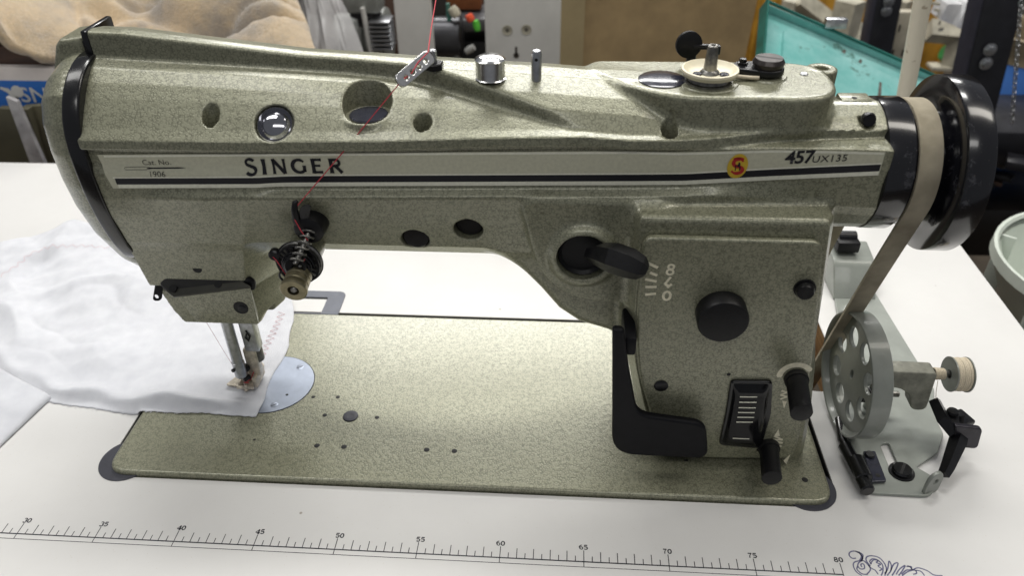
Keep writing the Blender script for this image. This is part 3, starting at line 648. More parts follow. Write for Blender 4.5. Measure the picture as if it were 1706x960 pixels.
# reverse pad: black bent plate in front of the column foot
RP = rounded([((32.97, 1.6, 12.48)[0], (32.97, 1.6, 12.48)[2]), ((33.64, 1.6, 12.51)[0], (33.64, 1.6, 12.51)[2]), ((34.08, 1.6, 9.75)[0], (34.08, 1.6, 9.75)[2]), ((34.91, 1.6, 5.89)[0], (34.91, 1.6, 5.89)[2]), ((39.13, 1.6, 5.3)[0], (39.13, 1.6, 5.3)[2]), ((39.68, 1.6, 2.22)[0], (39.68, 1.6, 2.22)[2]), ((33.59, 1.6, 2.3)[0], (33.59, 1.6, 2.3)[2])], [0.2, 0.6, 2.5, 0.9, 0.8, 0.9, 1.6], 8)
plate('reverse_lever_pad', RP, [], 0.55, BLKQ, MACH, org=(0, 1.75, 0), u=(1, 0, 0), v=(0, 0, 1), bev=0.18)
box('reverse_lever_arm', (34.1, 3.3, 11.0), (0.7, 3.0, 1.3), BLKQ, MACH, b=0.15)

# presser-foot lifting arms and side finger guard on the head
gA, gB, gC, gD = (4.85, 6.4, 10.31), (10.06, 6.4, 11.21), (9.99, 6.4, 8.16), (5.79, 6.4, 8.15)
gE, gF = (4.49, 7, 10.83), (8.88, 7, 11.51)
GV = [gA, gB, gC, gD, gE, gF, (gE[0], 8.0, gE[2]-0.1), (9.25, 8.0, 10.6), (9.35, 8.0, gC[2]-0.25), (gD[0]-0.2, 8.0, gD[2]-0.25)]
def hull(name, V, mat, parent, bev=0.0, **kw):
    bm = bmesh.new(); vs = [bm.verts.new(v) for v in V]; bmesh.ops.convex_hull(bm, input=vs); bmesh.ops.dissolve_limit(bm, angle_limit=0.05, verts=bm.verts[:], edges=bm.edges[:])
    if bev: bmesh.ops.bevel(bm, geom=bm.edges[:], offset=bev, segments=2, profile=0.5, affect='EDGES')
    bm.verts.index_update(); v = [tuple(q.co) for q in bm.verts]; f = [tuple(q.index for q in p.verts) for p in bm.faces]; bm.free(); return mo(name, v, f, mat, parent, 35, **kw)
guard = hull('needle_bar_guard', GV, HAM, MACH, 0.05)
SMO = simple('smooth_dark_olive_metal', (0.075, 0.073, 0.060, 1), 0.38, 0.4, 0.08, 60)
sp = [(4.75, 6.32, 10.26), (10.13, 6.32, 11.22), (8.92, 6.95, 11.59), (4.7, 6.95, 10.92), (3.97, 7, 10.86), (3.89, 6.8, 10.57)]
hull('guard_strip', [tuple(np.array(p)+np.array([0, -0.0, 0.03])) for p in sp]+[tuple(np.array(p)+np.array([0, 0.08, -0.12])) for p in sp], SMO, MACH, 0.02)
for p in ((4.74, 6.62, 10.73), (7.85, 6.68, 11.17)): lathe('guard_hole', tuple(np.array(p)+np.array([0, -0.05, 0.03])), (0, -0.64, 0.77), [(-0.2, 0.26), (0.055, 0.26), (0.055, 0)], DARK, guard, 20)
gk = rounded([(q[0], q[2]) for q in ((3.8, 6.6, 10.95), (4.48, 6.6, 11.78), (6.76, 6.6, 12.13), (9.11, 6.6, 12.4), (10.3, 6.6, 11.36), (10.16, 6.6, 10.69), (4.27, 6.6, 10.29))], [0.2, 0.5, 0.8, 0.9, 0.3, 0.2, 0.3])
plate('guard_gasket', gk, [], 0.4, BLKP, MACH, org=(0, 6.85, 0), u=(1, 0, 0), v=(0, 0, 1), bev=0.15)
hkp = (3.19, 6.9, 9.54)
plate('thread_hook', rounded([(-0.32, -0.05), (0.28, -0.05), (0.62, 1.25), (0.1, 1.25)], 0.28), [circ(0.0, 0.25, 0.15)], 0.16, BLKP, MACH, org=hkp, u=(1, 0, 0), v=(0.0, 0.25, 1), bev=0.04)
gs = (9.07, 6.34, 9.48)
cyl('guard_screw_well', (gs[0], 6.5, gs[2]), (gs[0], 6.36, gs[2]), 0.5, DARK, MACH, b=0.02)
screw((gs[0]+0.1, 6.38, gs[2]-0.05), (0, -1, 0), 0.30, 0.05, BLKM, MACH, slot=(1, 0, 0.2))
hb = (6.85, 6.4, 12.46)
cyl('access_hole', (hb[0], B_.front_y([hb[0]], [hb[2]])[0]+.05, hb[2]), (hb[0], B_.front_y([hb[0]], [hb[2]])[0]-0.012, hb[2]), 0.3, DARK, MACH, b=0)

# needle bar, presser bar and foot
cyl('needle_bar', (6.8, 8.2, 7.3), (6.8, 8.2, 2.0), 0.40, STL, MACH, b=0.08)
lathe('needle_clamp', (6.8, 8.2, 3.2), (0, 0, -1), [(0, 0.40), (0.02, 0.45), (1.3, 0.45), (1.5, 0.3), (1.5, 0)], STL, MACH, 20)
screw((6.5, 7.80, 2.65), (-0.4, -1, 0), 0.15, 0.1, BLKM, MACH)
cyl('needle', (6.8, 8.2, 1.9), (6.8, 8.2, 0.45), 0.06, CHR, MACH, b=0.01, seg=8)
v1, f1 = box_g((7.95, 8.9, 5.6), (1.05, 0.9, 3.4), None, 0.12); mo('presser_bar_bracket', v1, f1, STL, MACH, 35)
cyl('presser_bar', (7.85, 9.2, 8.0), (7.85, 9.2, 2.6), 0.5, STLD, MACH, b=0.05)
tube('thread_clip', [(7.9, 8.42, 5.9), (8.1, 8.38, 5.4), (7.95, 8.36, 5.0), (7.75, 8.38, 5.3), (7.9, 8.4, 5.6)], 0.07, BLKM, MACH, seg=6)
foot = empty_part('presser_foot', (6.4, 8.4, 0.6), MACH)
FST = simple('worn_bright_foot_steel', (0.62, 0.56, 0.46, 1), 0.38, 0.55, 0.2, 250, 0.2, 700)
v1, f1 = box_g((7.6, 8.95, 2.7), (0.95, 0.7, 2.5), None, 0.12); mo('foot_shank', v1, f1, FST, foot)
screw((7.15, 8.6, 2.3), (-0.5, -1, 0.1), 0.34, 0.3, BLKM, foot, slot=(0.2, 0, 1)); cyl('clamp_stud', (7.3, 8.4, 1.6), (6.95, 8.0, 1.6), 0.22, BLKM, foot)
FS = rounded([(q[0], q[1]) for q in ((5.23, 8.4, 0.6), (7.21, 8.12, 0.6), (7.51, 8.59, 0.6), (7.41, 10.83, 0.6), (6.71, 11.36, 0.6), (6.01, 10.9, 0.6), (5.82, 9.57, 0.6))], 0.2)
plate('foot_sole', FS, [circ(6.95, 8.15, 0.22, 16, 0.34)], 0.16, FST, foot, org=(0, 0, 0.60), bev=0.05)
v1, f1 = merge([box_g((6.5, 8.5, 1.0), (0.2, 1.0, 0.6), None, 0.06), box_g((7.65, 9.0, 1.15), (0.35, 1.7, 0.9), None, 0.08), box_g((7.0, 9.2, 1.05), (1.2, 0.25, 0.6), None, 0.06), box_g((7.0, 7.85, 0.95), (1.3, 0.14, 0.25), None, 0.04)]); mo('foot_frame', v1, f1, FST, foot)
tube('snagged_thread', [(6.9, 8.1, 1.2), (7.1, 8.3, 1.0), (6.8, 8.4, 0.9), (7.2, 8.6, 1.1), (7.6, 8.5, 1.9)], 0.035, THR, foot, seg=5)

# bed with its fixed needle plate and holes
BO = rounded([(0, 0), (47.6, 0), (47.6, 17.8), (0, 17.8)], 1.45, 8)
bed = plate('bed', BO, [], 1.7, HAM, MACH, org=(0, 0, -0.5), bev=0.20)
np_ = plate('needle_plate', circ(8.55, 9.0, 3.1, 48), [], 0.08, PLATE, MACH, org=(0, 0, 0.35), bev=0.015)
lathe('plate_ring', (8.55, 9.0, 0.352), (0, 0, 1), [(0, 3.16), (0.006, 3.16), (0.006, 3.05)], DARK, MACH, 48)
for p in ((10.13, 10.92, 0.4), (9.44, 6.73, 0.4)): screw((p[0], p[1], 0.375), (0, 0, 1), 0.28, 0.035, PLATE, np_, slot=(0.8, 0.6, 0))
p = (10.04, 7.83, 0.4); cyl('plate_hole', (p[0], p[1], 0.38), (p[0], p[1], 0.396), 0.11, DARK, np_, b=0, seg=12)
for p, r in (((12.04, 7.74, 0.35), .1), ((13.86, 7.83, 0.35), .11), ((13.38, 5.94, 0.35), .12), ((17.18, 5.91, 0.35), .12), ((15.5, 3, 0.35), .15), ((13.61, 3.01, 0.35), .15), ((21.21, 3.04, 0.35), .15), ((23.11, 3.03, 0.35), .15), ((46.13, 1.8, 0.35), .16), ((9.12, 3.32, 0.35), .05), ((25.84, 6.13, 0.35), .02)):
    if r > 0.03: lathe('bed_hole', (p[0], p[1], 0.352), (0, 0, 1), [(0, r+0.05), (0.006, r), (0.006, 0)], DARK, bed, 14)
p = (15.26, 5.92, 0.35); b1 = lathe('bed_button', (p[0], p[1], 0.35), (0, 0, 1), [(0, 0.55), (0.06, 0.53), (0.09, 0.4), (0.07, 0.2), (0.07, 0)], RUB, MACH, 28)
cyl('button_hole', (p[0], p[1], 0.40), (p[0], p[1], 0.413), 0.12, DARK, b1, b=0, seg=12)

# handwheel: collar, belt groove, rimmed disc
hw = empty_part('handwheel', (49, 8.9, 19.55), MACH)
AX = (1, 0, 0)
lathe('collar', (47.15, 8.9, 19.55), AX, [(-0.3, 3.0), (0.0, 3.66), (0.06, 3.76), (1.4, 3.78), (1.48, 3.74), (1.5, 3.2), (1.5, 0)], WRN, hw, 96)
lathe('wheel_disc', (48.6, 8.9, 19.55), AX, [(0, 3.3), (0.1, 3.42), (1.35, 3.42), (1.5, 3.5), (1.6, 3.12), (1.75, 3.1), (1.95, 3.3), (2.02, 3.5), (2.02, 3.9), (2.0, 4.0), (2.03, 4.88), (2.08, 4.96), (2.16, 4.99), (3.40, 5.0), (3.48, 4.95), (3.5, 4.8), (3.5, 4.3), (3.0, 4.1), (3.0, 1.2), (3.3, 1.1), (3.3, 0)], WRN, hw, 128)

# things on top of the arm
tz = lambda x, y: float(B_.top_z([x], [y])[0])
lathe('oil_cap', (19.1, 6.9, 22.79), (0, 0, 1), [(0, 1.08), (0.12, 1.08), (0.18, 1.02), (0.23, 0)], CAPB, MACH, 40, label='flat dark oil cap in a round shelf')
for (x, y) in ((10.5, 6.02), (22.28, 5.88), (35.5, 5.62)):
    if x > 15: screw((x, y-0.05, 22.07), (0, 0, 1), 0.36, 0.2, BLKM, MACH)
lathe('sight_window', (14.08, 5.71+0.72*0.62, 22.83-0.69*0.62), (0, -0.72, 0.69), [(0, 1.06), (0.38, 1.06), (0.46, 0.97), (0.36, 0.9), (0.5, 0.74), (0.56, 0.70), (0.5, 0.66), (0.62, 0.45), (0.66, 0)], simple('dark_chrome', (0.42, 0.42, 0.45, 1), 0.1, 1.0, 0.05, 100), MACH, 48)
lathe('oil_cap', (35.15, 8.2, 24.58), (0, 0, 1), [(0, 1.28), (0.08, 1.28), (0.14, 1.15), (0.2, 0.6), (0.22, 0)], CAPB, MACH, 40, label='glossy domed dark oil cap on the winder shelf')
bx, by = 25.85, 7.9
lathe('pressure_dial', (bx, by, tz(bx, by)-0.1), (0, 0, 1), [(0, 0.88), (0.04, 0.80), (0.98, 0.80), (1.02, 0.84), (1.06, 0.80), (1.18, 0.6), (1.24, 0.3), (1.26, 0)], CHR, MACH, 36)
px_, py_ = 28.35, 7.9
o = lathe('thread_post', (px_, py_, tz(px_, py_)-0.1), (0, 0, 1), [(0, 0.28), (1.5, 0.28), (1.64, 0.22), (1.7, 0.1), (1.7, 0)], STL, MACH, 20)
cyl('post_hole', (px_, py_-0.27, tz(px_, py_)+1.12), (px_, py_-0.292, tz(px_, py_)+1.12), 0.09, DARK, o, b=0, seg=12)
screw((46.15, 7.25, 22.93), (0.05, -1, 0.15), 0.4, 0.35, BLKM, MACH, slot=(1, 0, 0.4))
for (x, z) in ((21.25, 15.45), (24.52, 16.45)):
    lathe('plug', (x, 6.5, z), (0, -1, 0), [(0, 0.84), (0.25, 0.84), (0.33, 0.75), (0.33, 0)], BLK, MACH, 28)
# thread guide bar on its post
tg = empty_part('thread_guide', (23.0, 8.0, 24.6), MACH)
gx, gy = 22.7, 8.35; gz = tz(gx, gy)
lathe('hex_nut', (gx, gy, gz-0.12), (0, 0, 1), [(0, 0.50), (0.04, 0.56), (0.32, 0.56), (0.38, 0.5), (0.38, 0)], BLKM, tg, 6, sharp=20)
cyl('guide_stud', (gx, gy, gz), (gx, gy, gz+0.95), 0.2, STL, tg, seg=16)
ga = np.array((21.27, 6.1, 25.17)); gbp = np.array((22.5, 7.6, 25.86)); gd = gbp-ga; gd = gd/np.linalg.norm(gd); up = np.cross(np.array([0.30, -0.80, 0.42]), gd); GL = np.linalg.norm(gbp-ga)+0.3
OUT = rounded([(-0.25, -0.4), (GL, -0.4), (GL, 0.4), (-0.25, 0.4)], 0.37)
plate('guide_bar', OUT, [circ(0.3, -0.05, 0.13, 12), circ(0.8, -0.05, 0.14, 12), circ(1.3, -0.05, 0.14, 12), circ(1.8, -0.05, 0.13, 12)], 0.26, CHR, tg, org=ga, u=gd, v=up, bev=0.05)
# bobbin winder of the machine head
wx_, wy_ = 37.6, 7.9
bw = empty_part('top_bobbin_winder', (wx_, wy_, 24.6), MACH)
lathe('winder_seat', (wx_, wy_, 24.58), (0, 0, 1), [(0, 1.62), (0.07, 1.55), (0.08, 0)], HAM, bw, 40)
lathe('winder_pulley', (wx_, wy_, 24.62), (0, 0, 1), [(0, 1.25), (0.12, 1.25), (0.14, 1.1), (0.3, 1.05), (0.45, 1.15), (0.45, 0)], STLD, bw, 40)
lathe('rubber_ring', (wx_, wy_, 25.02), (0, 0, 1), [(0, 1.2), (0.05, 1.42), (0.25, 1.52), (0.36, 1.5), (0.38, 1.40), (0.22, 1.22), (0.10, 1.0), (0.10, 0.5)], CRM, bw, 48)
lathe('winder_spindle', (wx_, wy_, 25.12), (0, 0, 1), [(0, 0.55), (0.1, 0.5), (0.2, 0.36), (1.45, 0.28), (1.5, 0.22), (1.5, 0.14), (1.35, 0.14), (1.35, 0)], STLD, bw, 24)
screw((wx_+0.72, wy_-0.35, 25.13), (0, 0, 1), 0.26, 0.1, CAPB, bw); screw((wx_-0.7, wy_-0.3, 25.13), (0, 0, 1), 0.24, 0.1, CAPB, bw)
SC = (40.85, 8.9)
lathe('latch_seat', (SC[0], SC[1], 24.58), (0, 0, 1), [(0, 1.12), (0.1, 1.05), (0.12, 0)], HAM, bw, 36)
plate('stop_latch', rounded([(38.9, 8.75), (39.2, 9.7), (40.9, 9.85), (41.75, 9.2), (41.65, 8.3), (40.9, 7.95), (39.4, 8.45)], [0.2, 0.3, 0.9, 0.8, 0.8, 0.8, 0.2]), [], 0.34, BLKM, bw, org=(0, 0, 24.98), bev=0.06)
screw((SC[0], SC[1], 25.12), (0, 0, 1), 0.86, 0.52, simple('worn_black_screw', (0.05, 0.042, 0.04, 1), 0.3, 0.5, 0.2, 200), bw, slot=(0.9, -0.35, 0), seg=36)
lathe('latch_screw', (39.55, 9.25, 25.14), (0, 0, 1), [(0, 0.3), (0.12, 0.3), (0.14, 0.22), (0.32, 0.2), (0.34, 0)], BLKM, bw, 6)
tube('brake_cord', [(38.95, 8.1, 24.85), (39.3, 8.2, 24.82), (39.8, 8.2, 24.78), (40.3, 8.1, 24.8)], 0.11, THW, bw, seg=8)
tc_ = np.array((36.72, 10.6, 25.74))
lathe('trip_disc', tc_+np.array([0, 0.15, 0]), (0.15, -1, 0.1), [(0, 0.66), (0.04, 0.74), (0.26, 0.74), (0.3, 0.66), (0.3, 0)], BLKP, bw, 32)
v1, f1 = merge([box_g(tc_+np.array([1.0, 0.0, -0.1]), (1.5, 0.3, 0.28), None, 0.06), box_g(tc_+np.array([0.25, 0.1, -0.9]), (0.5, 0.4, 1.5), None, 0.08), box_g(tc_+np.array([1.55, -0.2, -0.2]), (0.4, 0.35, 0.5), None, 0.06)]); mo('trip_arm', v1, f1, BLKM, bw)
cyl('dowel_pin', (42.95, 9.25, 24.55), (42.95, 9.25, 24.68), 0.22, STL, MACH, b=0.08, seg=16)
box('top_lug', (46.0, 9.4, 23.1), (1.7, 1.2, 0.5), HAM, MACH, b=0.15)
cyl('oil_hole', (45.9, 9.1, 23.33), (45.9, 9.1, 23.37), 0.16, DARK, MACH, b=0, seg=12)

# thread tension unit
tu = empty_part('tension_unit', (14.6, 4.0, 15.0), MACH)
tcx, tcz = 14.55, 14.72; yk = float(B_.front_y([15.5], [16.9])[0])
lathe('tension_collar', (15.45, yk+0.5, 17.0), (-0.02, -1, -0.12), [(0, 0.95), (0.9, 0.92), (1.5, 0.86), (1.6, 0.7), (1.6, 0)], BLKP, tu, 32)
tube('tension_spring', helix((15.45, yk-0.9, 16.8), (14.75, 3.0, 15.35), 0.36, 0.34, 6, 14), 0.07, STLD, tu, seg=6)
cyl('spring_rod', (15.45, yk-0.8, 16.8), (14.75, 3.0, 15.35), 0.16, STLD, tu)
tube('check_hook', [(15.0, yk-0.7, 16.9), (14.85, yk-1.0, 17.6), (14.9, yk-1.15, 18.3), (15.0, yk-1.1, 18.75), (15.12, yk-1.0, 18.8)], [0.34, 0.26, 0.2, 0.16, 0.1], BLKP, tu, seg=8)
plate('hook_leaf', rounded([(0, 0), (0.5, 0.2), (0.85, 1.2), (0.45, 1.25), (0.05, 0.8)], 0.2), [], 0.08, BLKM, tu, org=(15.1, yk-1.0, 17.5), u=(1, 0, 0), v=(0, -0.2, 1), bev=0.02)
cyl('tension_boss', (tcx, 6.3, tcz+0.1), (tcx, 4.3, tcz), 1.05, HAM, tu, b=0.2)
def slotted(nm, yy, R0, R1, n, tilt):
    P = []; ring = [circ(0, 0, R0, 48)]
    holes = []
    for i in range(n):
        a = 2*math.pi*i/n; da = math.pi/n*0.55
        holes.append([(R1*math.cos(a-da), R1*math.sin(a-da)), ((R0-.12)*math.cos(a-da), (R0-.12)*math.sin(a-da)), ((R0-.12)*math.cos(a+da), (R0-.12)*math.sin(a+da)), (R1*math.cos(a+da), R1*math.sin(a+da))])
    return plate(nm, ring[0], holes, 0.07, BLKM, tu, org=(tcx, yy, tcz), u=(1, tilt, 0), v=(0, 0.05, 1), bev=0.015)
slotted('tension_disc', 4.2, 1.42, 0.62, 22, 0.04); slotted('tension_disc', 3.9, 1.30, 0.6, 20, -0.03)
lathe('disc_ring', (tcx, 4.35, tcz), (0, -1, 0), [(0, 1.25), (0.12, 1.40), (0.2, 1.3), (0.2, 0.5)], STLD, tu, 36)
tube('take_up_spring', helix((tcx, 3.85, tcz), (tcx, 3.2, tcz), 0.95, 0.42, 5, 18), 0.055, BLKM, tu, seg=6)
lathe('adjuster_cap', (14.65, 3.5, 15.05), (-0.02, -1, 0.1), [(0, 0.62), (0.35, 0.64), (0.42, 0.55), (0.42, 0.18), (0.3, 0.1), (0.3, 0)], BLKP, tu, 24)
lathe('tension_nut', (14.72, 3.4, 14.35), (0.0, -1, -0.12), [(0, 0.74), (0.35, 0.74), (0.4, 0.68), (0.48, 0.74), (0.8, 0.74), (0.86, 0.68), (0.94, 0.74), (1.15, 0.80), (1.32, 0.80), (1.38, 0.72), (1.38, 0.34), (1.1, 0.34), (1.1, 0)], BRS, tu, 48)
cyl('nut_core', (14.72, 2.4, 14.2), (14.72, 2.06, 14.18), 0.2, STLD, tu, seg=12)
tube('wire_loop', [(13.75+0.42*math.cos(a*math.pi/8), 3.8, 13.95+0.42*math.sin(a*math.pi/8)) for a in range(16)], 0.075, BLKM, tu, seg=6, closed=True)
cyl('roller', (13.15, 4.5, 15.2), (13.15, 4.0, 15.2), 0.36, BLKM, tu, b=0.08)

# ------------------------------------------------------------------ THE TABLE
TAB = empty('sewing_table', (20, 15, -4), 'cream laminate sewing table with a printed ruler scale along its front', 'table')
def circle_pts(cx, cy, r, a0, a1, n): return [(cx+r*math.cos(math.radians(a0+(a1-a0)*i/n)), cy+r*math.sin(math.radians(a0+(a1-a0)*i/n))) for i in range(n+1)]
bedhole = rounded([(-0.34, -0.12), (48.0, -0.12), (48.0, 18.45), (-0.34, 18.45)], 1.5, 8)
slot = rounded([(48.35, 10.7), (51.35, 10.7), (51.35, 21.5), (48.35, 21.5)], [0.8, 0.5, 0.5, 0.5], 5)
top = plate('tabletop', [(-62, -14), (67.6, -14), (67.6, 45.1), (-62, 45.1)], [bedhole, slot], 0.12, LAM, TAB, org=(0, 0, -0.06), bev=0.02)
V1, F1 = plate_g([(-61.95, -13.95), (67.55, -13.95), (67.55, 45.05), (-61.95, 45.05)], [bedhole, slot], 3.9, 0.0)
mo('table_core', place(V1, (0, 0, -2.08), (1, 0, 0), (0, 1, 0)), F1, OAKM, TAB)
Va, Fa = plate_g(rounded([(-0.33, -0.11), (47.99, -0.11), (47.99, 18.44), (-0.33, 18.44)], 1.5, 8), [rounded([(-0.29, -0.07), (47.95, -0.07), (47.95, 18.40), (-0.29, 18.40)], 1.5, 8)], 3.0, 0.0); mo('gap_shade_ring', place(Va, (0, 0, -1.6), (1, 0, 0), (0, 1, 0)), Fa, DARK, TAB)  # thin black ring added to put shade into the gap round the bed
box('bed_gap_shade', (24, 9, -3.0), (49.5, 19.5, 0.5), DARK, TAB, b=0)  # black sheet added below the bed to darken its gap like shade
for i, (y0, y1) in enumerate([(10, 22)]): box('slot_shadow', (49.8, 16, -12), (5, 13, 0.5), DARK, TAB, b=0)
for (cx, cy) in ((0.9, 1.3), (46.2, 1.4)):
    plate('corner_cushion', circle_pts(cx, cy, 1.84, 0, 352, 44), [], 0.06, RUB, TAB, org=(0, 0, 0.018), bev=0.015)
hf = rounded([(5.6, 21.4), (11.2, 21.4), (11.25, 18.05), (5.6, 18.05)], [0.1, 0.7, 0.1, 0.1])
plate('hinge_frame', hf, [rounded([(6.0, 20.45), (9.75, 20.45), (9.75, 18.2), (6.0, 18.2)], 0.05)], 0.1, simple('blue_grey_plastic', (0.115, 0.125, 0.155, 1), 0.45), TAB, org=(0, 0, 0.04), bev=0.02)
box('hinge_slot', (7.9, 20.42, 0.012), (3.8, 0.3, 0.02), DARK, TAB, b=0)
# printed scale
def flat(polys, name, mat, z=0.006, parent=TAB, **kw):
    v, f = merge([([(p[0], p[1], z) for p in P], [tuple(range(len(P)))]) for P in polys]); return mo(name, v, f, mat, parent, 180, **kw)
def rect(x0, y0, x1, y1): return [(x0, y0), (x1, y0), (x1, y1), (x0, y1)]
X0, RY = 21.816, -4.923
flat([rect(X0-31, RY-0.045, X0+25.02, RY+0.035)], 'ruler_line', INKK); flat([rect(X0-31, RY-0.385, X0+25.0, RY-0.345)], 'ruler_line', INKK)
ticks = []
for k in range(25*2, 80*2+1):
    n = k/2; x = X0+n-55; L = 0.78 if k % 10 == 0 else (0.70 if k % 2 == 0 else 0.38); w = 0.024
    ticks.append(rect(x-w, RY-(0.36 if k % 10 == 0 else 0), x+w, RY+L))
flat(ticks, 'ruler_ticks', INKK, 0.009)
serif = {}
def digit(ch):
    """bold serif numeral in a 0.20 x 0.28 box"""
    t, b = 0.055, 0.025
    if ch == '0': return [stroke(arc(0, 0, 0.075, 0.118, 0, 360, 16), 0.059)]
    if ch == '3': return [stroke(arc(0, 0.065, 0.07, 0.065, 150, -80, 9), 0.053), stroke(arc(0, -0.06, 0.08, 0.072, 80, -155, 9), 0.059)]
    if ch == '4': return [stroke([(0.04, -0.14), (0.04, 0), (0.04, 0.14)], 0.070), stroke([(0.04, 0.13), (-0.03, 0.03), (-0.1, -0.05)], 0.031), stroke([(-0.1, -0.055), (0, -0.055), (0.11, -0.055)], 0.042), stroke([(-0.02, -0.135), (0.04, -0.135), (0.1, -0.135)], 0.028)]
    if ch == '5': return [stroke([(-0.065, 0.12), (0, 0.12), (0.075, 0.125)], 0.063), stroke([(-0.065, 0.12), (-0.068, 0.06), (-0.07, 0.0)], 0.031), stroke(arc(0, -0.045, 0.075, 0.075, 130, -150, 10), 0.059)]
    if ch == '6': return [stroke(arc(0.01, -0.05, 0.07, 0.07, 0, 360, 14), 0.050), stroke(arc(0.05, -0.01, 0.13, 0.135, 190, 95, 8), 0.050)]
    if ch == '7': return [stroke([(-0.08, 0.115), (0, 0.115), (0.085, 0.115)], 0.063), stroke([(0.075, 0.11), (0.0, 0.0), (-0.02, -0.14)], [0.025, 0.04, 0.06])]
    if ch == '8': return [stroke(arc(0, 0.065, 0.06, 0.06, 0, 360, 14), 0.048), stroke(arc(0, -0.065, 0.075, 0.068, 0, 360, 14), 0.053)]
for n in range(30, 81, 5):
    parts = []
    for k, ch in enumerate(str(n)):
        for (v, f) in digit(ch): parts.append(([(a[0]*1.3+(-0.14 if k == 0 else 0.14), a[1]*1.2, 0) for a in v], f))
    v, f = merge(parts); x = X0+n-55+(0.08 if n < 60 else -0.02); mo('ruler_number', [(x+a[0], RY+1.0+a[1], 0.008) for a in v], f, INKK, TAB, 180)
# printed scroll ornament
def curve_poly(P, w=0.045):
    P = np.array(P, float)[:, :2]; out = []
    for i in range(len(P)-1):
        p0 = P[max(i-1, 0)]; p1 = P[i]; p2 = P[i+1]; p3 = P[min(i+2, len(P)-1)]
        for t in np.linspace(0, 1, 6, endpoint=False): out.append(0.5*((2*p1)+(-p0+p2)*t+(2*p0-5*p1+4*p2-p3)*t*t+(-p0+3*p1-3*p2+p3)*t**3))
    out.append(P[-1]); v, f = stroke(out, w); return v, f
sc = [
 [(47.86, -3.76, 0), (47.65, -3.78, 0), (47.52, -3.62, 0), (47.58, -3.41, 0), (47.82, -3.27, 0), (48.12, -3.33, 0), (48.21, -3.62, 0), (48.02, -3.92, 0)],
 [(47.93, -3.26, 0), (48.17, -3.41, 0), (48.26, -3.7, 0), (48.11, -3.95, 0)],
 [(48.08, -3.96, 0), (48.26, -3.7, 0), (48.32, -3.49, 0), (48.13, -3.29, 0)],
 [(48.03, -4.36, 0), (48.01, -4.2, 0), (48.14, -4.12, 0), (48.2, -4.23, 0), (48.14, -4.44, -0), (47.92, -4.49, 0), (47.81, -4.3, 0), (47.95, -4.05, 0), (48.23, -3.91, 0), (48.43, -4.18, 0), (48.47, -4.5, 0), (48.16, -4.84, 0)],
 [(48.02, -3.92, 0), (47.67, -4.06, 0), (47.55, -4.35, 0), (47.62, -4.71, -0), (47.86, -4.93, 0)],
 [(47.81, -4.3, 0), (47.7, -4.54, 0), (47.9, -4.81, 0), (48.23, -4.83, 0)],
 [(48.54, -4.25, 0), (48.41, -3.9, 0), (48.52, -3.64, 0), (48.82, -3.54, 0), (49.21, -3.64, -0), (49.41, -4, 0), (49.4, -4.45, 0), (49.17, -4.86, 0)],
 [(48.65, -4.13, 0), (48.6, -3.93, 0), (48.83, -3.75, 0), (49.09, -3.82, 0), (49.26, -4.13, 0), (49.17, -4.54, 0), (48.97, -4.87, 0)],
 [(48.58, -4.13, 0), (48.84, -3.83, 0), (49.11, -3.86, 0), (48.96, -3.99, 0), (49.17, -4.1, 0), (48.99, -4.23, 0), (49.14, -4.42, 0), (48.96, -4.55, 0)],
 [(48.43, -4.18, 0), (48.56, -4.41, 0), (48.73, -4.53, 0), (48.82, -4.8, 0)],
 [(49.21, -4.74, -0), (49.5, -4.36, 0), (49.73, -3.86, 0), (49.77, -4.14, 0), (49.62, -4.51, 0), (49.31, -4.85, 0)],
 [(49.62, -4.51, 0), (49.94, -4.05, 0), (50.21, -3.96, 0), (49.97, -4.37, 0), (49.59, -4.83, 0)],
 [(49.85, -4.74, 0), (50.18, -4.36, 0), (50.57, -4.1, 0), (50.28, -4.48, 0), (49.97, -4.81, -0)],
 [(50.16, -4.72, 0), (50.53, -4.42, 0), (50.86, -4.36, 0), (50.77, -4.13, 0), (50.62, -4.18, 0)],
 [(50.69, -4.17, 0), (50.9, -4.16, 0), (50.89, -4.36, 0), (51.28, -4.22, 0), (51.73, -4.39, 0), (52.01, -4.65, 0), (52.48, -4.67, 0)],
 [(50.17, -4.8, 0), (50.61, -4.5, 0), (51.02, -4.39, 0), (51.05, -4.59, 0), (50.82, -4.68, 0)],
 [(51.02, -4.39, 0), (51.34, -4.45, 0), (51.45, -4.73, 0)]]
for P in sc:
    v, f = curve_poly(P, 0.075); mo('scroll_ornament', [(a[0], a[1], 0.008) for a in v], f, INKG, TAB, 180)

# ------------------------------------------------------------------ drive belt
cy, cz, R0 = 8.9, 19.55, 3.46
def tangent(py, pz, side):
    dy, dz = py-cy, pz-cz; D = math.hypot(dy, dz); a = math.atan2(dz, dy); b = math.acos(R0/D); return a+side*b
a1 = tangent(12.9, 0.0, -1); a2 = tangent(20.3, 0.0, 1)
P = [(16.0, -8.0), (12.9, 0.0)]
ang0, ang1 = a1, a2
while ang1 > ang0: ang1 -= 2*math.pi
for i in range(15): t = (i+1)/16; P.append((12.9+(cy+R0*math.cos(ang0)-12.9)*t, 0+(cz+R0*math.sin(ang0))*t))
for i in range(41): a = ang0+(ang1-ang0)*i/40; P.append((cy+R0*math.cos(a), cz+R0*math.sin(a)))
P += [(20.3, 0.0), (21, -4), (22.0, -8.0)]
P = np.array(P); T = np.gradient(P, axis=0); T /= np.linalg.norm(T, axis=1)[:, None]; Nn = np.stack([T[:, 1], -T[:, 0]], 1)
V = []; F = []
if np.dot(Nn[25], P[25]-np.array([cy, cz])) < 0: Nn = -Nn
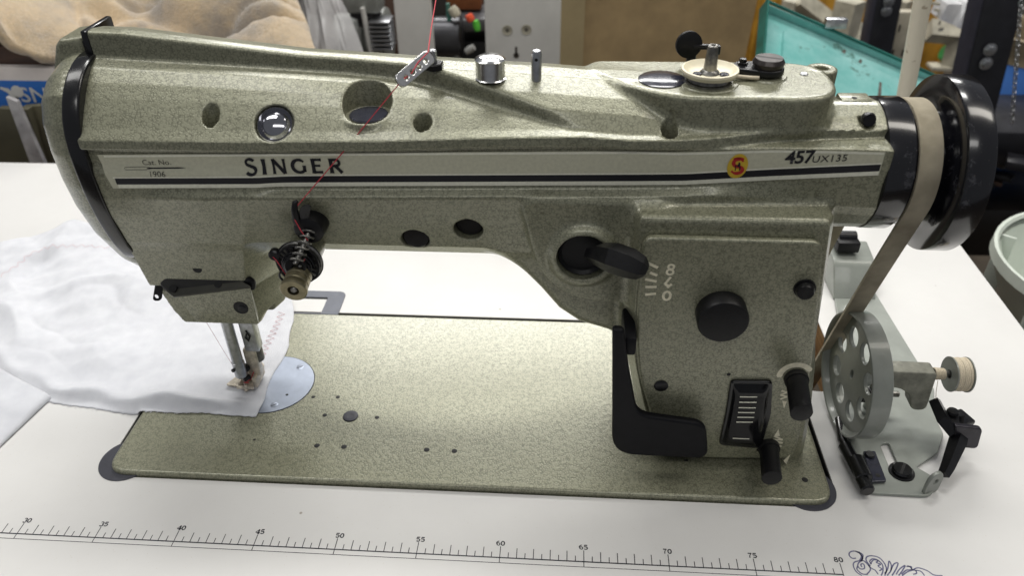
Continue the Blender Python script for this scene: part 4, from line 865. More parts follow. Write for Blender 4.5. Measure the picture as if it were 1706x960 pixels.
for i, (p, n) in enumerate(zip(P, Nn)):
    fr = max(0, min(1, (14-i)/12)) if i < 18 else 0; cxb = 49.42+0.12*fr; wd = 0.60-0.04*fr
    for dx, dn in ((-wd, 0.0), (wd, 0.0), (wd, 0.2), (wd*0.9, 0.24), (-wd*0.9, 0.24), (-wd, 0.2)): V.append((cxb+dx, p[0]+n[0]*dn, p[1]+n[1]*dn))
for i in range(len(P)-1):
    for k in range(6): F.append((6*i+k, 6*i+(k+1) % 6, 6*i+6+(k+1) % 6, 6*i+6+k))
belt = mo('drive_belt', V, F, BELT, None, 40, label='khaki woven cotton belt running from the handwheel down through the table', cat='belt')

# ------------------------------------------------------------------ white cloth under the needle
def lerp_curve(C, n):
    C = np.array(C, float); d = np.r_[0, np.cumsum(np.linalg.norm(np.diff(C, axis=0), axis=1))]; t = np.linspace(0, d[-1], n); return np.stack([np.interp(t, d, C[:, k]) for k in range(C.shape[1])], 1)
def smooth(C, it=6):
    C = C.copy()
    for _ in range(it): C[1:-1] = (C[:-2]+2*C[1:-1]+C[2:])/4
    return C
NU, NV = 190, 130
Bt = smooth(lerp_curve([(-40, 19), (-30, 16), (-19, 13.2), (-15.2, 10.8), (-11.5, 8.2), (-7.9, 6.6), (-5.0, 6.05), (-0.2, 5.55), (2.3, 5.45), (4.4, 5.75), (6.6, 5.4), (8.45, 5.4)], NU), 4)
Tp = smooth(lerp_curve([(-40, 17.5), (-31, 22), (-24.3, 26.0), (-21.5, 28.4), (-18.3, 30.2), (-13.5, 29.6), (-6, 28), (0, 26.0), (4.5, 23), (6.9, 19.6)], NU), 8)
Rt = lerp_curve([(8.45, 5.4), (8.5, 7.4), (8.35, 10.2), (8.5, 13.4), (7.9, 16.5), (6.9, 19.6)], NV)
def cloth_z(x, y):
    base = 0.40 if (x > -0.3 and y < 18.1) else 0.40*max(0, 1-max(max(-0.3-x, 0), max(y-18.1, 0))/3.0)
    far = min(1, max(0, (-1.0-x)/9.0)+max(0, (y-17)/10)*0.6)
    n1 = mnoise.noise(Vector((x*0.11+3.1, y*0.20+x*0.05, 1.7))); n2 = mnoise.noise(Vector((x*0.35+y*0.2, y*0.55-x*0.25, 5.1))); n3 = mnoise.noise(Vector((x*1.4, y*1.1, 9.2)))
    rd = 1-abs(mnoise.noise(Vector((x*0.10-y*0.085+7, y*0.10+x*0.08, 2.2))))*2
    return base+0.03+far*(0.45+0.75*n1+0.22*n2+0.45*max(0, rd-0.55)/0.45+0.5*abs(mnoise.noise(Vector((x*0.13+y*0.10, y*0.16-x*0.07, 21))))**0.6)+0.012*n3+0.03*n2
V = []
for j in range(NV):
    t = j/(NV-1)
    for i in range(NU):
        s = i/(NU-1); p = Bt[i]*(1-t)+Tp[i]*t; r = Rt[j]-(Bt[-1]*(1-t)+Tp[-1]*t); w = s**6; x, y = p+r*w
        z = cloth_z(x, y); e = t*18; z = 0.42*(1 if x > -0.3 else max(0.15, 1+(x+0.3)/3)) + (z-0.42*(1 if x > -0.3 else max(0.15, 1+(x+0.3)/3)))*min(1, e/5)
        lift = math.exp(-((e-(1.05+0.22*math.sin(x*1.1)))/0.55)**2)*(1.0 if x < 5 else max(0.15, 1-(x-5)/2.5))*(0.9+0.2*math.sin(x*0.9)+0.2*math.sin(x*0.43)); z += max(lift, 0)*(0.62 if x > -6 else max(0.2, 0.62+(x+6)/10))
        if e < 0.7 and x > -9: z = z*(e/0.7)+(0.42 if x > -0.3 else 0.05)*(1-e/0.7)
        y += 0.07*math.sin(x*1.1)*(1-t)**20+0.04*math.sin(x*9.0+math.sin(x*4))*(1-t)**40
        if w > 0.3: y_ = y; x += 0.10*math.sin(y_*1.1+1)*w
        V.append((x, y, max(z, 0.05 if x < -0.2 else 0.39)))
F = [(j*NU+i, j*NU+i+1, (j+1)*NU+i+1, (j+1)*NU+i) for j in range(NV-1) for i in range(NU-1)]
cloth = mo('cotton_cloth', V, F, CLO, None, 180, label='white cotton cloth under the presser foot with red zigzag test seams', cat='cloth')
md = cloth.modifiers.new('thickness', 'SOLIDIFY'); md.thickness = 0.02*CM; md.offset = -1
CV = np.array(V)
def cz_at(x, y): return float(CV[np.argmin((CV[:, 0]-x)**2+(CV[:, 1]-y)**2), 2])
def seam(path, amp, step, r, mat):
    C = lerp_curve([p[:2] for p in path], int(np.sum(np.linalg.norm(np.diff(np.array(path)[:, :2], axis=0), axis=1))/step)+2); T = np.gradient(C, axis=0); T /= np.linalg.norm(T, axis=1)[:, None]
    Q = [(p[0]-t[1]*amp*(1 if i % 2 else -1), p[1]+t[0]*amp*(1 if i % 2 else -1)) for i, (p, t) in enumerate(zip(C, T))]; fine = lerp_curve(Q, len(Q)*3)
    tube('zigzag_stitch', [(q[0], q[1], cz_at(q[0], q[1])+0.065) for q in fine], r, mat, cloth, seg=4)
seam([(-20.5, 21.37, 0.6), (-19.82, 22.56, 0.6), (-19.46, 24.38, 0.6), (-18.5, 25.24, 0.6), (-17.01, 25.73, 0.6), (-15.16, 26.13, 0.6), (-13.49, 26.31, 0.6), (-12.07, 27.02, 0.6)], 0.22, 0.42, 0.012, THRP)
seam([(6.63, 17.65, 0.5), (6.71, 16.26, 0.5), (6.74, 14.44, 0.5), (6.79, 12.93, 0.5), (6.7, 11.62, 0.5)], 0.34, 0.33, 0.017, THRP)
# the loose fold of the same cloth hanging towards the camera
V = []; n1_, n2_ = 70, 50
A_ = smooth(lerp_curve([(-34, 13), (-20, 12.5), (-12, 8.6), (-7.6, 6.9)], n1_), 3); D_ = smooth(lerp_curve([(-34, -9), (-20, -9), (-11.5, -3.5), (-8.7, 1.0)], n1_), 3)
for j in range(n2_):
    t = j/(n2_-1)
    for i in range(n1_):
        p = A_[i]*(1-t)+D_[i]*t; x, y = p; n = mnoise.noise(Vector((x*0.2, y*0.3, 4))); edge = min(1, (1-i/(n1_-1))*6); zz = 0.10+edge**0.5*(0.85+0.5*n)*(1-0.3*t)+0.02*mnoise.noise(Vector((x, y, 1)))
        V.append((x, y, zz))
F = [(j*n1_+i, (j+1)*n1_+i, (j+1)*n1_+i+1, j*n1_+i+1) for j in range(n2_-1) for i in range(n1_-1)]
fo = mo('hanging_fold', V, F, CLO, cloth, 180); md = fo.modifiers.new('thickness', 'SOLIDIFY'); md.thickness = 0.05*CM
fr = []
for k in range(150):
    i = random.randrange(2, 120); s = Bt[int(60+i*0.95) if int(60+i*0.95) < NU-4 else NU-5]; x, y = s[0]+random.uniform(-.4, .4), s[1]+0.05
    z = 0.43 if x > -0.3 else 0.06; L = random.uniform(0.08, 0.22); fr.append(tube_g([(x, y, z), (x+random.uniform(-.06, .06), y-L*0.6, z), (x+random.uniform(-.12, .12), y-L, z-0.0)], 0.012, 3))
v, f = merge(fr); mo('frayed_edge', v, f, CLO, cloth, 180, kind='stuff')

# ------------------------------------------------------------------ red thread
hk = (15.0, yk-1.15, 18.45); ge = tuple(ga+gd*0.1+np.array([0, -0.14, 0.0])); g3 = tuple(gbp+gd*0.1+np.array([0, -0.05, 0.30]))
pth = [(27.0, 16, 46), (25.6, 12.5, 33), g3, tuple(ga+gd*1.4+np.array([0.0, -0.14, 0.22])), tuple(ga+gd*0.85+np.array([0, -0.14, -0.05])), ge]
th = empty('sewing_thread', ge, 'thin red thread running down from above through the chrome guide bar to the tension unit', 'thread')
pth[0] = (20.27, 25, 24.15); pth[1] = (21.33, 16, 24.76)
pth = [tuple(np.array(pth[0])+(np.array(pth[0])-np.array(pth[1]))*1.5)]+pth
tube('thread_run', pth, 0.034, THR, th, seg=5)
tube('thread_run', [ge, tuple((np.array(ge)*0.5+np.array(hk)*0.5)+np.array([0, -0.05, -0.05])), hk, (14.85, yk-1.25, 17.7), (15.1, yk-1.3, 17.0), (15.4, yk-1.35, 16.4)], 0.034, THR, th, seg=5)
tube('thread_run', [(15.3, 3.2, 15.6), (15.0, 3.3, 15.0), (15.2, 3.5, 14.3), (14.0, 3.55, 13.8), (13.3, 3.9, 15.0), (12.9, 4.1, 15.3), (13.2, 4.3, 14.3), (12.8, 5.4, 13.0)], 0.024, THR, th, seg=5)
tube('thread_tail', [(5.6, 7.7, 7.3), (6.1, 7.9, 4.6), (6.6, 8.0, 2.4)], 0.016, THRP, th, seg=4)

# ------------------------------------------------------------------ bench bobbin winder
BWD = empty('bobbin_winder', (53, 8, 0), 'grey table-top bobbin winder with a perforated wheel bolted beside the machine', 'bobbin winder')
PB = [(49.7, 1.05, 0.2), (53.8, 0.99, 0.2), (54.77, 2.41, 0.2), (53.75, 3.42, 0.2), (55.6, 4.79, 0.2), (56.64, 6.55, 0.2), (56.67, 8.42, 0.2), (57.68, 11.21, 0.2), (57, 25.66, 0.2), (53.71, 23.85, 0.2), (52.52, 17.13, 0.2), (49.75, 10.34, 0.2), (49.64, 6.4, 0.2)]
SL = rounded([(q[0], q[1]) for q in ((51.98, 5.3, 0.2), (52.62, 5.55, 0.2), (52.61, 2.64, 0.2), (51.95, 2.26, 0.2))], 0.3)
plate('base_plate', rounded([(p[0], p[1]) for p in PB], [0.8, 0.5, 0.2, 0.1, 0.1, 0.3, 0.3, 0.3, 0.6, 0.6, 0.5, 0.5, 0.5]), [SL], 0.22, GREYL, BWD, org=(0, 0, 0.13), bev=0.05)
V = [(53.3, 22.6, 0.2), (56.9, 22.8, 0.2), (56.75, 24.6, 2.6), (53.5, 24.4, 2.6), (56.6, 27.3, 3.0), (53.6, 27.2, 3.0), (56.6, 27.6, 0), (53.6, 27.6, 0)]
v1 = plate_g(rounded([(22.2, 0.2), (24.4, 2.7), (27.3, 3.1), (27.7, 0.0), (22.4, 0.0)], [0.5, 0.6, 0.4, 0.1, 0.1]), [], 3.5, 0.12); mo('belt_guard_housing', place(v1[0], (55.1, 0, 0), (0, 1, 0), (0, 0, 1)), v1[1], GREYL, BWD)
box('guard_block', (54.6, 25.9, 3.6), (1.9, 1.8, 1.0), BLKP, BWD, b=0.15); cyl('guard_tube', (53.9, 26.2, 4.0), (55.4, 26.2, 4.0), 0.55, BLKM, BWD)
screw((55.39, 22.09, 0.25), (0, 0, 1), 0.5, 0.25, STLD, BWD); screw((52.6, 2.9, 0.3), (0, 0, 1), 0.66, 0.3, BLK, BWD, slot=(0.6, 1, 0), name='clamp_screw')
lathe('washer', (52.6, 2.9, 0.25), (0, 0, 1), [(0, 0.82), (0.08, 0.8), (0.08, 0)], BLKM, BWD, 24)
# wheel: rim, web with eight round holes
wc = np.array([49.85, 7.45, 4.62]); wa = np.array([1, 0.05, 0.0]); RW = 4.28
wh = empty_part('friction_wheel', wc, BWD)
a_, u_w, v_w = frame_from(wa)
lathe('rim', wc-a_*0.65, wa, [(0.06, RW-0.2), (0, RW-0.1), (0.05, RW), (1.28, RW), (1.34, RW-0.08), (1.3, RW-0.35), (0.5, RW-0.42), (0.06, RW-0.2)], GREY, wh, 96)
plate('web', circ(0, 0, RW-0.25, 72), [circ(2.55*math.cos(math.pi*2*k/8+0.3), 2.55*math.sin(math.pi*2*k/8+0.3), 0.70, 24) for k in range(8)]+[circ(0, 0, 0.22, 12, 0.34)], 0.28, GREY, wh, org=wc-a_*0.05, u=u_w, v=v_w, bev=0.05)
lathe('hub', wc+a_*0.1, wa, [(0, 0.9), (0.8, 0.8), (0.9, 0.7), (0.9, 0)], GREY, wh, 32)
# lever casting that carries the spindle
LB = rounded([(50.8, 5.6), (54.75, 5.55), (54.95, 2.2), (53.9, 2.2), (53.6, 3.4), (52.8, 4.15), (50.8, 4.15)], [0.1, 0.3, 0.5, 0.6, 0.8, 0.8, 0.1])
plate('spindle_lever', LB, [], 1.2, simple('olive_grey_casting', (0.235, 0.235, 0.19, 1), 0.45, 0.1, 0.2, 120, 0.5, 500), BWD, org=(0, 7.3, 0), u=(1, 0, 0), v=(0, 0, 1), bev=0.12)
lathe('lever_hole', (51.9, 6.69, 4.9), (0, -1, 0), [(0, 0.24), (0.012, 0.22), (0.012, 0)], DARK, BWD, 20)
v1, f1 = merge([box_g((52.2, 8.6, 1.7), (0.9, 0.5, 2.8), None, 0.12), box_g((52.3, 9.0, 0.4), (2.2, 1.8, 0.3), None, 0.08), box_g((53.1, 8.6, 1.0), (0.4, 0.6, 1.6), None, 0.08)]); mo('lever_bracket', v1, f1, GREYL, BWD)
tube('return_spring', helix((51.0, 8.3, 2.0), (52.2, 8.4, 2.0), 0.5, 0.45, 6, 14), 0.08, BLKM, BWD, seg=6)
cyl('pivot_pin', (51.0, 8.5, 2.0), (53.8, 8.5, 2.0), 0.22, STLD, BWD)
# hinge rod at the front left, its small plate
cyl('hinge_rod', (49.34, 4.68, 0.7), (49.71, 0.73, 0.7), 0.46, BLK, BWD, b=0.1); cyl('hinge_barrel', (49.62, 3.38, 0.8), (49.72, 1.61, 0.8), 0.55, BLK, BWD, b=0.08)
tube('hinge_strap', [(49.72, 7.27, 0.5), (49.38, 5.16, 0.6), (49.64, 3.83, 0.6)], 0.35, BLK, BWD, seg=8)
HP = rounded([(q[0], q[1]) for q in ((50.53, 4.39, 0.5), (51.32, 4.44, 0.5), (51.26, 1.86, 0.5), (50.27, 1.71, 0.5))], 0.1)
plate('hinge_plate', HP, [], 0.22, CAPB, BWD, org=(0, 0, 0.42), bev=0.04)
screw((50.83, 4, 0.54), (0, 0, 1), 0.32, 0.15, BLKM, BWD); q = (50.85, 2.28, 0.56); cyl('plate_hole', (q[0], q[1], 0.52), (q[0], q[1], 0.545), 0.16, DARK, BWD, b=0, seg=14)
TB = rounded([(0, -0.1), (1.15, -0.1), (1.2, 1.2), (0.9, 1.8), (0.3, 1.8), (0.0, 1.3)], 0.35)
plate('stop_tab', TB, [circ(0.6, 1.05, 0.2, 16)], 0.26, GREY, BWD, org=(53.37, 1.24, 0.1), u=(1.0, 0.45, 0), v=(0, 0, 1), bev=0.05)
# black latch arm and thumb pad
tube('latch_arm', [(55.34, 6.88, 3), (55.53, 5.48, 2.6), (56.12, 4.71, 2.2)], [0.42, 0.5, 0.55], BLKM, BWD, seg=4, sharp=20)
tube('latch_arm', [(57, 5.86, 2.3), (56.21, 4.3, 1.9), (55.16, 2.66, 1.2), (54.76, 2.12, 1)], [0.5, 0.55, 0.42, 0.35], BLKM, BWD, seg=4, sharp=20)
box('arm_web', (56.6, 5.84, 2.3), (1.9, 1.3, 0.4), BLKM, BWD, rot=0.4, b=0.12)
screw((56.37, 6.19, 2.5), (0, 0, 1), 0.4, 0.3, BLKM, BWD)
TP = [(55.73, 4.6, 3.11), (57.52, 4.6, 2.94), (57.78, 4.6, 1.05), (56.24, 4.6, 1.19)]
plate('thumb_pad', rounded([(p[0], p[2]) for p in TP], [0.1, 0.35, 0.4, 0.1]), [], 0.35, simple('worn_black_paint', (0.035, 0.032, 0.042, 1), 0.33, 0.3, 0.3, 90), BWD, org=(0, 4.6, 0), u=(1, 0, 0), v=(0, 0, 1), bev=0.08)
cyl('spindle', (54.7, 7.4, 4.95), (57.6, 7.5, 4.95), 0.22, STLD, BWD)
tube('wound_waste_thread', helix((54.9, 7.4, 4.95), (55.6, 7.4, 4.95), 0.38, 0.34, 7, 14), 0.05, THW, BWD, seg=5)
BOB = empty('bobbin', (56.2, 7.4, 4.95), 'steel bobbin wound with cream thread on the winder spindle', 'bobbin')
lathe('flange', (55.9, 7.4, 4.95), (1, 0.03, 0), [(0, 0.3), (0, 1.18), (0.08, 1.18), (0.1, 0.3)], GREY, BOB, 40)
lathe('flange', (56.95, 7.4, 4.95), (1, 0.03, 0), [(0, 0.3), (0, 1.18), (0.08, 1.18), (0.1, 0.3)], GREY, BOB, 40)
lathe('wound_thread', (55.98, 7.4, 4.95), (1, 0.03, 0), [(0, 0.4), (0, 1.08)]+[(0.06*i+0.03, 1.09+0.035*(i % 2)+0.02*math.sin(i)) for i in range(16)]+[(0.98, 1.08), (0.98, 0.4)], THW, BOB, 40)
tube('loose_end', [(55.1, 7.0, 4.7), (55.15, 6.8, 3.9), (55.3, 6.7, 3.2), (55.6, 6.6, 2.7), (56.0, 6.5, 2.7)], 0.02, THW, BOB, seg=4)

# ------------------------------------------------------------------ THE ROOM BEHIND
def pl(name, pts, th, mat, parent=None, **kw):
    """upright or leaning slab through four corner points with real thickness"""
    P = np.array(pts, float); n = np.cross(P[1]-P[0], P[-1]-P[0]); n /= np.linalg.norm(n); V = [tuple(p+n*th/2) for p in P]+[tuple(p-n*th/2) for p in P]; m = len(P)
    F = [tuple(range(m)), tuple(range(m, 2*m))[::-1]]+[(i, i+m, (i+1) % m+m, (i+1) % m) for i in range(m)]
    V1 = mo(name, V, F, mat, parent, 30, **kw); return V1
CONC = simple('brown_stained_concrete', (0.085, 0.066, 0.045, 1), 0.7, 0, 0.25, 6, 0.4, 60)
f = mo('floor', [(-500, -200, -75), (700, -200, -75), (700, 700, -75), (-500, 700, -75)], [(0, 1, 2, 3)], CONC, None); f['kind'] = 'structure'
WALL = simple('dim_brown_wall', (0.10, 0.085, 0.06, 1), 0.8, 0, 0.2, 4)
w = box('wall', (80, 560, 60), (1200, 10, 280), WALL, None, b=0); w['kind'] = 'structure'
CARD = simple('khaki_cardboard', (0.42, 0.30, 0.155, 1), 0.72, 0, 0.12, 18, 0.2, 200)
WHT = simple('white_gloss_board', (0.60, 0.59, 0.56, 1), 0.35, 0, 0.05, 20)
STEELW = simple('grimy_white_steel', (0.46, 0.43, 0.34, 1), 0.5, 0, 0.18, 30)
BLKS = simple('black_painted_angle_iron', (0.014, 0.014, 0.018, 1), 0.4, 0.2, 0.2, 30)
CART = simple('white_carton', (0.62, 0.57, 0.54, 1), 0.65, 0, 0.06, 15); BLUE = simple('blue_carton_print', (0.012, 0.13, 0.48, 1), 0.5, 0, 0.06, 30)
OLV = simple('dull_olive_card', (0.085, 0.078, 0.048, 1), 0.7, 0, 0.15, 15)
PLB = simple('blue_plastic', (0.09, 0.26, 0.75, 1), 0.45, 0, 0.06, 15)

# cartons on the left
CB = empty('cardboard_carton', (-50, 70, -20), 'white and blue printed carton under the fur blanket at the left', 'carton')
zt_, zb1, zb2 = (-35.19, 55, 7.79)[2], (-35.83, 55, 6.13)[2], (-36.92, 55, 3.34)[2]
box('carton_box', (-52, 70, (zt_-40)/2), (44.0, 30, zt_+40), CART, CB, b=0.3)
plate('blue_panel', [(-73.5, zb2-9), (-30.2, zb2-9), (-30.2, zb1), (-73.5, zb1)], [], 0.06, BLUE, CB, org=(0, 54.95, 0), u=(1, 0, 0), v=(0, 0, 1), bev=0.01)
A, F_ = text_g('iSNE', 2.7, 0.02, 1.15); tc = (-35.9, 54.85, 4.35); mo('carton_lettering', [(tc[0]+0.8+a[0], 54.88, tc[2]+a[1]) for a in A], F_, WHT, CB, 180)
v, f_ = stroke([(p[0], p[2]) for p in ((-39.59, 54.88, 5.22), (-38.78, 54.88, 4.92), (-38.16, 54.88, 4.15), (-37.83, 54.88, 3.22))], [0.3, 0.6, 0.8, 0.5]); mo('carton_lettering', [(a[0], 54.88, a[1]) for a in v], f_, WHT, CB, 180)
lathe('carton_lettering', (-37.54, 54.9, 4.77), (0, -1, 0), [(0, 0.75), (0.03, 0.75), (0.03, 0)], WHT, CB, 20)
box('carton_flap', (-50, 66, zt_+0.4), (36, 18, 0.5), CART, CB, rot=0.03, b=0.1)
pl('folded_card', [(-38.31, 52, 3.93), (-34.57, 52, 3.83), (-35.46, 52, -4.64), (-41.89, 52, -4.77)], 1.0, OLV, None, label='dull olive folded card leaning in front of the blue carton, nearest the left edge', cat='folded card')
pl('folded_card', [(-36.35, 53.5, 3.49), (-32.23, 53.5, 3.86), (-35.63, 53.5, -5.4), (-38.24, 53.5, -5.46)], 1.0, simple('olive_card', (0.13, 0.12, 0.075, 1), 0.7), None, label='lighter olive card tucked between the blue carton and the machine head', cat='folded card')
pl('cardboard_strip', [(-36.06, 51, 5.72), (-34.95, 51, 5.14), (-34.53, 51, -4.11), (-36.43, 51, -4.15)], 0.6, simple('beige_blue_strip', (0.42, 0.41, 0.42, 1), 0.5, 0, 0.3, 25), None, label='pale creased strip of packaging leaning across the olive card', cat='packaging strip')
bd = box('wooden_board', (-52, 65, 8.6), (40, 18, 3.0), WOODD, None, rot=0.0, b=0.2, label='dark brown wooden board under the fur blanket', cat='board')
# fur blanket
FUR = N('tan_plush_fur')
fz = FUR.ramp(FUR.noise(9, 5, 0.65), 0.42, 0.58); c1_ = FUR.mix(fz, (0.60, 0.45, 0.27, 1), (0.30, 0.255, 0.205, 1)); c2_ = FUR.mix(FUR.ramp(FUR.noise(260, 3), 0.3, 0.7), (0.24, 0.18, 0.12, 1), c1_)
FUR.l(FUR.mix(0.3, c1_, c2_), FUR.b.inputs['Base Color']); FUR.b.inputs['Roughness'].default_value = 1; FUR.b.inputs['Sheen Weight'].default_value = 0.6; FUR.bump(FUR.noise(420, 4, 0.7), 0.9, 0.004)
lo = smooth(lerp_curve([(-35.67, 54, 13.4), (-35.33, 54, 11.74), (-34.42, 54, 10.33), (-32.79, 54, 9.55), (-31.3, 55, 8.72), (-27.52, 57, 7.91), (-20.52, 58, 7.48), (-9.95, 58, 7.29), (0.06, 58, 8.58)], 150), 5)
lo = np.concatenate([[lo[0]+np.array([-12, 0, 5])*(1-k/12) for k in range(12)], lo])
n1_ = len(lo); hiq = smooth(lerp_curve([(-75, 95, 20), (-45, 96, 18), (-20, 96, 16), (-14.23, 92, 5.74)], n1_), 4); V = []; n2_ = 90
hiq[:, 2] += 3
for j in range(n2_):
    t = j/(n2_-1)
    for i in range(n1_):
        p = lo[i]*(1-t)+hiq[i]*t; x, y, z = p; a = mnoise.noise(Vector((x*0.035+y*0.02, y*0.085-x*0.02, 3))); b = mnoise.noise(Vector((x*0.09-y*0.07, y*0.13+x*0.05, 8))); e = min(1, t*6)*min(1, (1-i/(n1_-1))*8+0.1)
        rg = 1-abs(mnoise.noise(Vector((x*0.04+y*0.07, y*0.03-x*0.025, 6.5))))*3.2
        fn = mnoise.noise(Vector((x*0.045+y*0.045+2.7, y*0.07-x*0.012, 11.5))); fn2 = mnoise.noise(Vector((x*0.06-y*0.05+1.7, y*0.09+x*0.03, 4.5)))
        V.append((x, y-0.6*math.sin(min(1, t*5)*math.pi), z+e*(1.5*a+5.0*abs(fn)**0.75-3.0*math.exp(-(fn/0.05)**2)+2.5*abs(fn2)**0.8-1.2*math.exp(-(fn2/0.06)**2)-1.0)+1.2*math.sin(min(1, t*4)*math.pi/2)+0.18*mnoise.noise(Vector((x*1.3, y*1.3, 1)))))
F = [(j*n1_+i, j*n1_+i+1, (j+1)*n1_+i+1, (j+1)*n1_+i) for j in range(n2_-1) for i in range(n1_-1)]
bl = mo('fur_blanket', V, F, FUR.m, None, 180, label='tan and grey plush fur blanket heaped on the cartons at the back left', cat='blanket'); md = bl.modifiers.new('thickness', 'SOLIDIFY'); md.thickness = 0.012; md.offset = -1
# clear plastic bag
BAG = simple('milky_polythene', (0.44, 0.43, 0.43, 1), 0.28, 0, 0.12, 12, alpha=0.72); V = []; nn = 60
for j in range(nn):
    for i in range(nn):
        s, t = i/(nn-1), j/(nn-1); c0 = np.array((-13.39, 88, 6.83)); c1 = np.array((-3.32, 88, 6.88)); d0 = np.array((-9.82, 80, -0.69)); d1 = np.array((0.05, 80, -0.58)); c0 = c0+np.array([0, 2, 5]); c1 = c1+np.array([-3, 2, 5])
        p = (1-t)*((1-s)*c0+s*c1)+t*((1-s)*d0+s*d1); f = mnoise.noise(Vector((s*7+t*2, t*1.6, 2)))*1.6+mnoise.noise(Vector((s*14, t*3, 5)))*0.6; V.append((p[0], p[1]-3*math.sin(math.pi*s)+f, p[2]+0.3*f))
F = [(j*nn+i, j*nn+i+1, (j+1)*nn+i+1, (j+1)*nn+i) for j in range(nn-1) for i in range(nn-1)]
mo('plastic_bag', V, F, BAG, None, 180, label='crumpled milky plastic bag hanging between the blanket and the motor', cat='plastic bag')
# grey clutch motor
MT = empty('clutch_motor', (2, 112, -30), 'grey electric motor with a vertical rod left of the narrow white board', 'motor')
GM = simple('grey_motor_enamel', (0.30, 0.31, 0.29, 1), 0.4, 0.2, 0.12, 30)
m0 = np.array((-11.61, 105, -4.31)); m1 = np.array((-2.29, 105, -4.23)); lathe('motor_body', m0, m1-m0, [(0, 2.5), (0.6, 4.2), (5.6, 4.4), (6.0, 3.6), (7.2, 3.6), (7.4, 5.2), (9.5, 5.2), (9.8, 4.5), (9.8, 0)], GM, MT, 32)
for k in range(7): p = np.array((-1.6, 99, 0.73)); box('cooling_fin', p+np.array([0, 0, -0.75*k]), (3.6, 4, 0.35), STL, MT, b=0.1)
q = np.array((-4.68, 101, 2.74)); box('terminal_box', q+np.array([0, 0, 2.0]), (6.2, 5, 6.0), GM, MT, b=0.5); lathe('collar', q+np.array([0, 0, -1]), (0, 0, -1), [(0, 2.6), (0.8, 2.7), (1.4, 1.6), (2.6, 1.4), (2.6, 0)], BLKP, MT, 24)
cyl('rod', (-4.29, 98, 2.99), (-3.62, 98, -5.97), 0.42, WHT, MT)
box('motor_bracket', np.array((-9.58, 112, -10.31))+np.array([0, 0, -6]), (26, 3, 10), BLKS, MT)
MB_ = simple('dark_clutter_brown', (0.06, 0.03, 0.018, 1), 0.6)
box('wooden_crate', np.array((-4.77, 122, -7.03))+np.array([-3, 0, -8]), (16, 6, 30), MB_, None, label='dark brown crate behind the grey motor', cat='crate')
# upright white boards
def board(x0, x1, y, name_label, cat='board'):
    t = empty('white_board', ((x0+x1)/2, y, -75), name_label, cat); b = box('panel', ((x0+x1)/2, y+1.0, -17), (x1-x0, 2.0, 116), WHT, t, b=0.25); return t
b1_ = board((4.98, 80, 4.84)[0], (10.2, 80, 4.88)[0], 80, 'narrow upright white board just left of the dark gap behind the machine')
b2_ = board((18.02, 80, 4.94)[0], (28.96, 80, 5.02)[0], 80, 'wide upright white board with screw marks, standing in front of the khaki cardboard')
for (a, b) in ((843, 50), (877, 49)):
    p = (21.25, 79.95, 4.98) if a == 843 else (24.03, 79.95, 5.09); lathe('screw_mark', p, (0, -1, 0), [(0, 0.75), (0.05, 0.72), (0.05, 0.45), (0.02, 0.4), (0.02, 0)], STEELW, b2_, 24); cyl('screw_hole', (p[0], p[1]-0.06, p[2]), (p[0], p[1]-0.085, p[2]), 0.28, simple('hole_grey', (0.12, 0.11, 0.09, 1), 0.6), b2_, b=0, seg=14)
p = (22.52, 79.95, 1.3); v, f_ = merge([([(p[0]+x, 79.93, p[2]+z) for x, z in circ(0, 0, 0.42, 16)], [tuple(range(16))]), ([(p[0]-0.18, 79.93, p[2]), (p[0]+0.18, 79.93, p[2]), (p[0]+0.15, 79.93, p[2]+1.3), (p[0]-0.15, 79.93, p[2]+1.3)], [(0, 1, 2, 3)])]); mo('keyhole', v, f_, simple('keyhole_dark', (0.06, 0.05, 0.04, 1), 0.7), b2_, 180)
# dark clutter seen between the boards
TBX = empty('tool_box', (12, 112, -30), 'black tool box holding tools in the gap between the two white boards', 'tool box')
p = np.array((10.81, 104, -4.66)); box('box_body', p+np.array([2.5, 5, -5.5]), (17, 12, 12), BLKP, TBX, b=0.6); box('box_lid', p+np.array([4.5, 3, 3.5]), (10, 9, 2.2), simple('grey_lid', (0.07, 0.07, 0.075, 1), 0.4), TBX, rot=0.15, b=0.4)
lathe('socket_drum', np.array((7.5, 98, -1.72)), (1, 0, 0.0), [(0, 3.1), (0.2, 3.3), (4.5, 3.3), (4.7, 3.0), (4.7, 0)], simple('dark_steel_drum', (0.05, 0.05, 0.055, 1), 0.3, 0.7), TBX, 32)
def hand_tool(name, a, b, r, mat, label, cat='tool'):
    tube(name, [a, tuple((np.array(a)+np.array(b))/2), b], [r*0.8, r, r*0.8], mat, None, seg=10, label=label, cat=cat)
hand_tool('screwdriver', (14.68, 97, 1.24), (15.02, 97, -0.34), 0.62, simple('green_plastic_grip', (0.10, 0.50, 0.05, 1), 0.4), 'bright green tool handle in the gap between the white boards', 'screwdriver')
hand_tool('screwdriver', (13.53, 97, 2.21), (14.08, 97, 1.23), 0.72, simple('orange_plastic_grip', (0.75, 0.10, 0.04, 1), 0.4), 'small orange-red tool handle beside the green one', 'screwdriver')
hand_tool('pliers', (10.24, 97, 4.02), (10.42, 97, -1.38), 0.42, simple('teal_grip', (0.05, 0.16, 0.13, 1), 0.5), 'dark teal tool handle hanging in the gap between the boards', 'pliers')
hand_tool('spanner', (10.66, 96.5, -0.22), (11.4, 96.5, -5.08), 0.7, simple('dull_tool_grey', (0.19, 0.20, 0.20, 1), 0.4, 0.5), 'dull grey spanner at the bottom of the gap', 'spanner')
hand_tool('rag', (10.87, 96.5, 3.49), (11.79, 96.5, 2.15), 0.9, STEELW, 'small off-white rag at the top of the gap between the boards', 'rag')
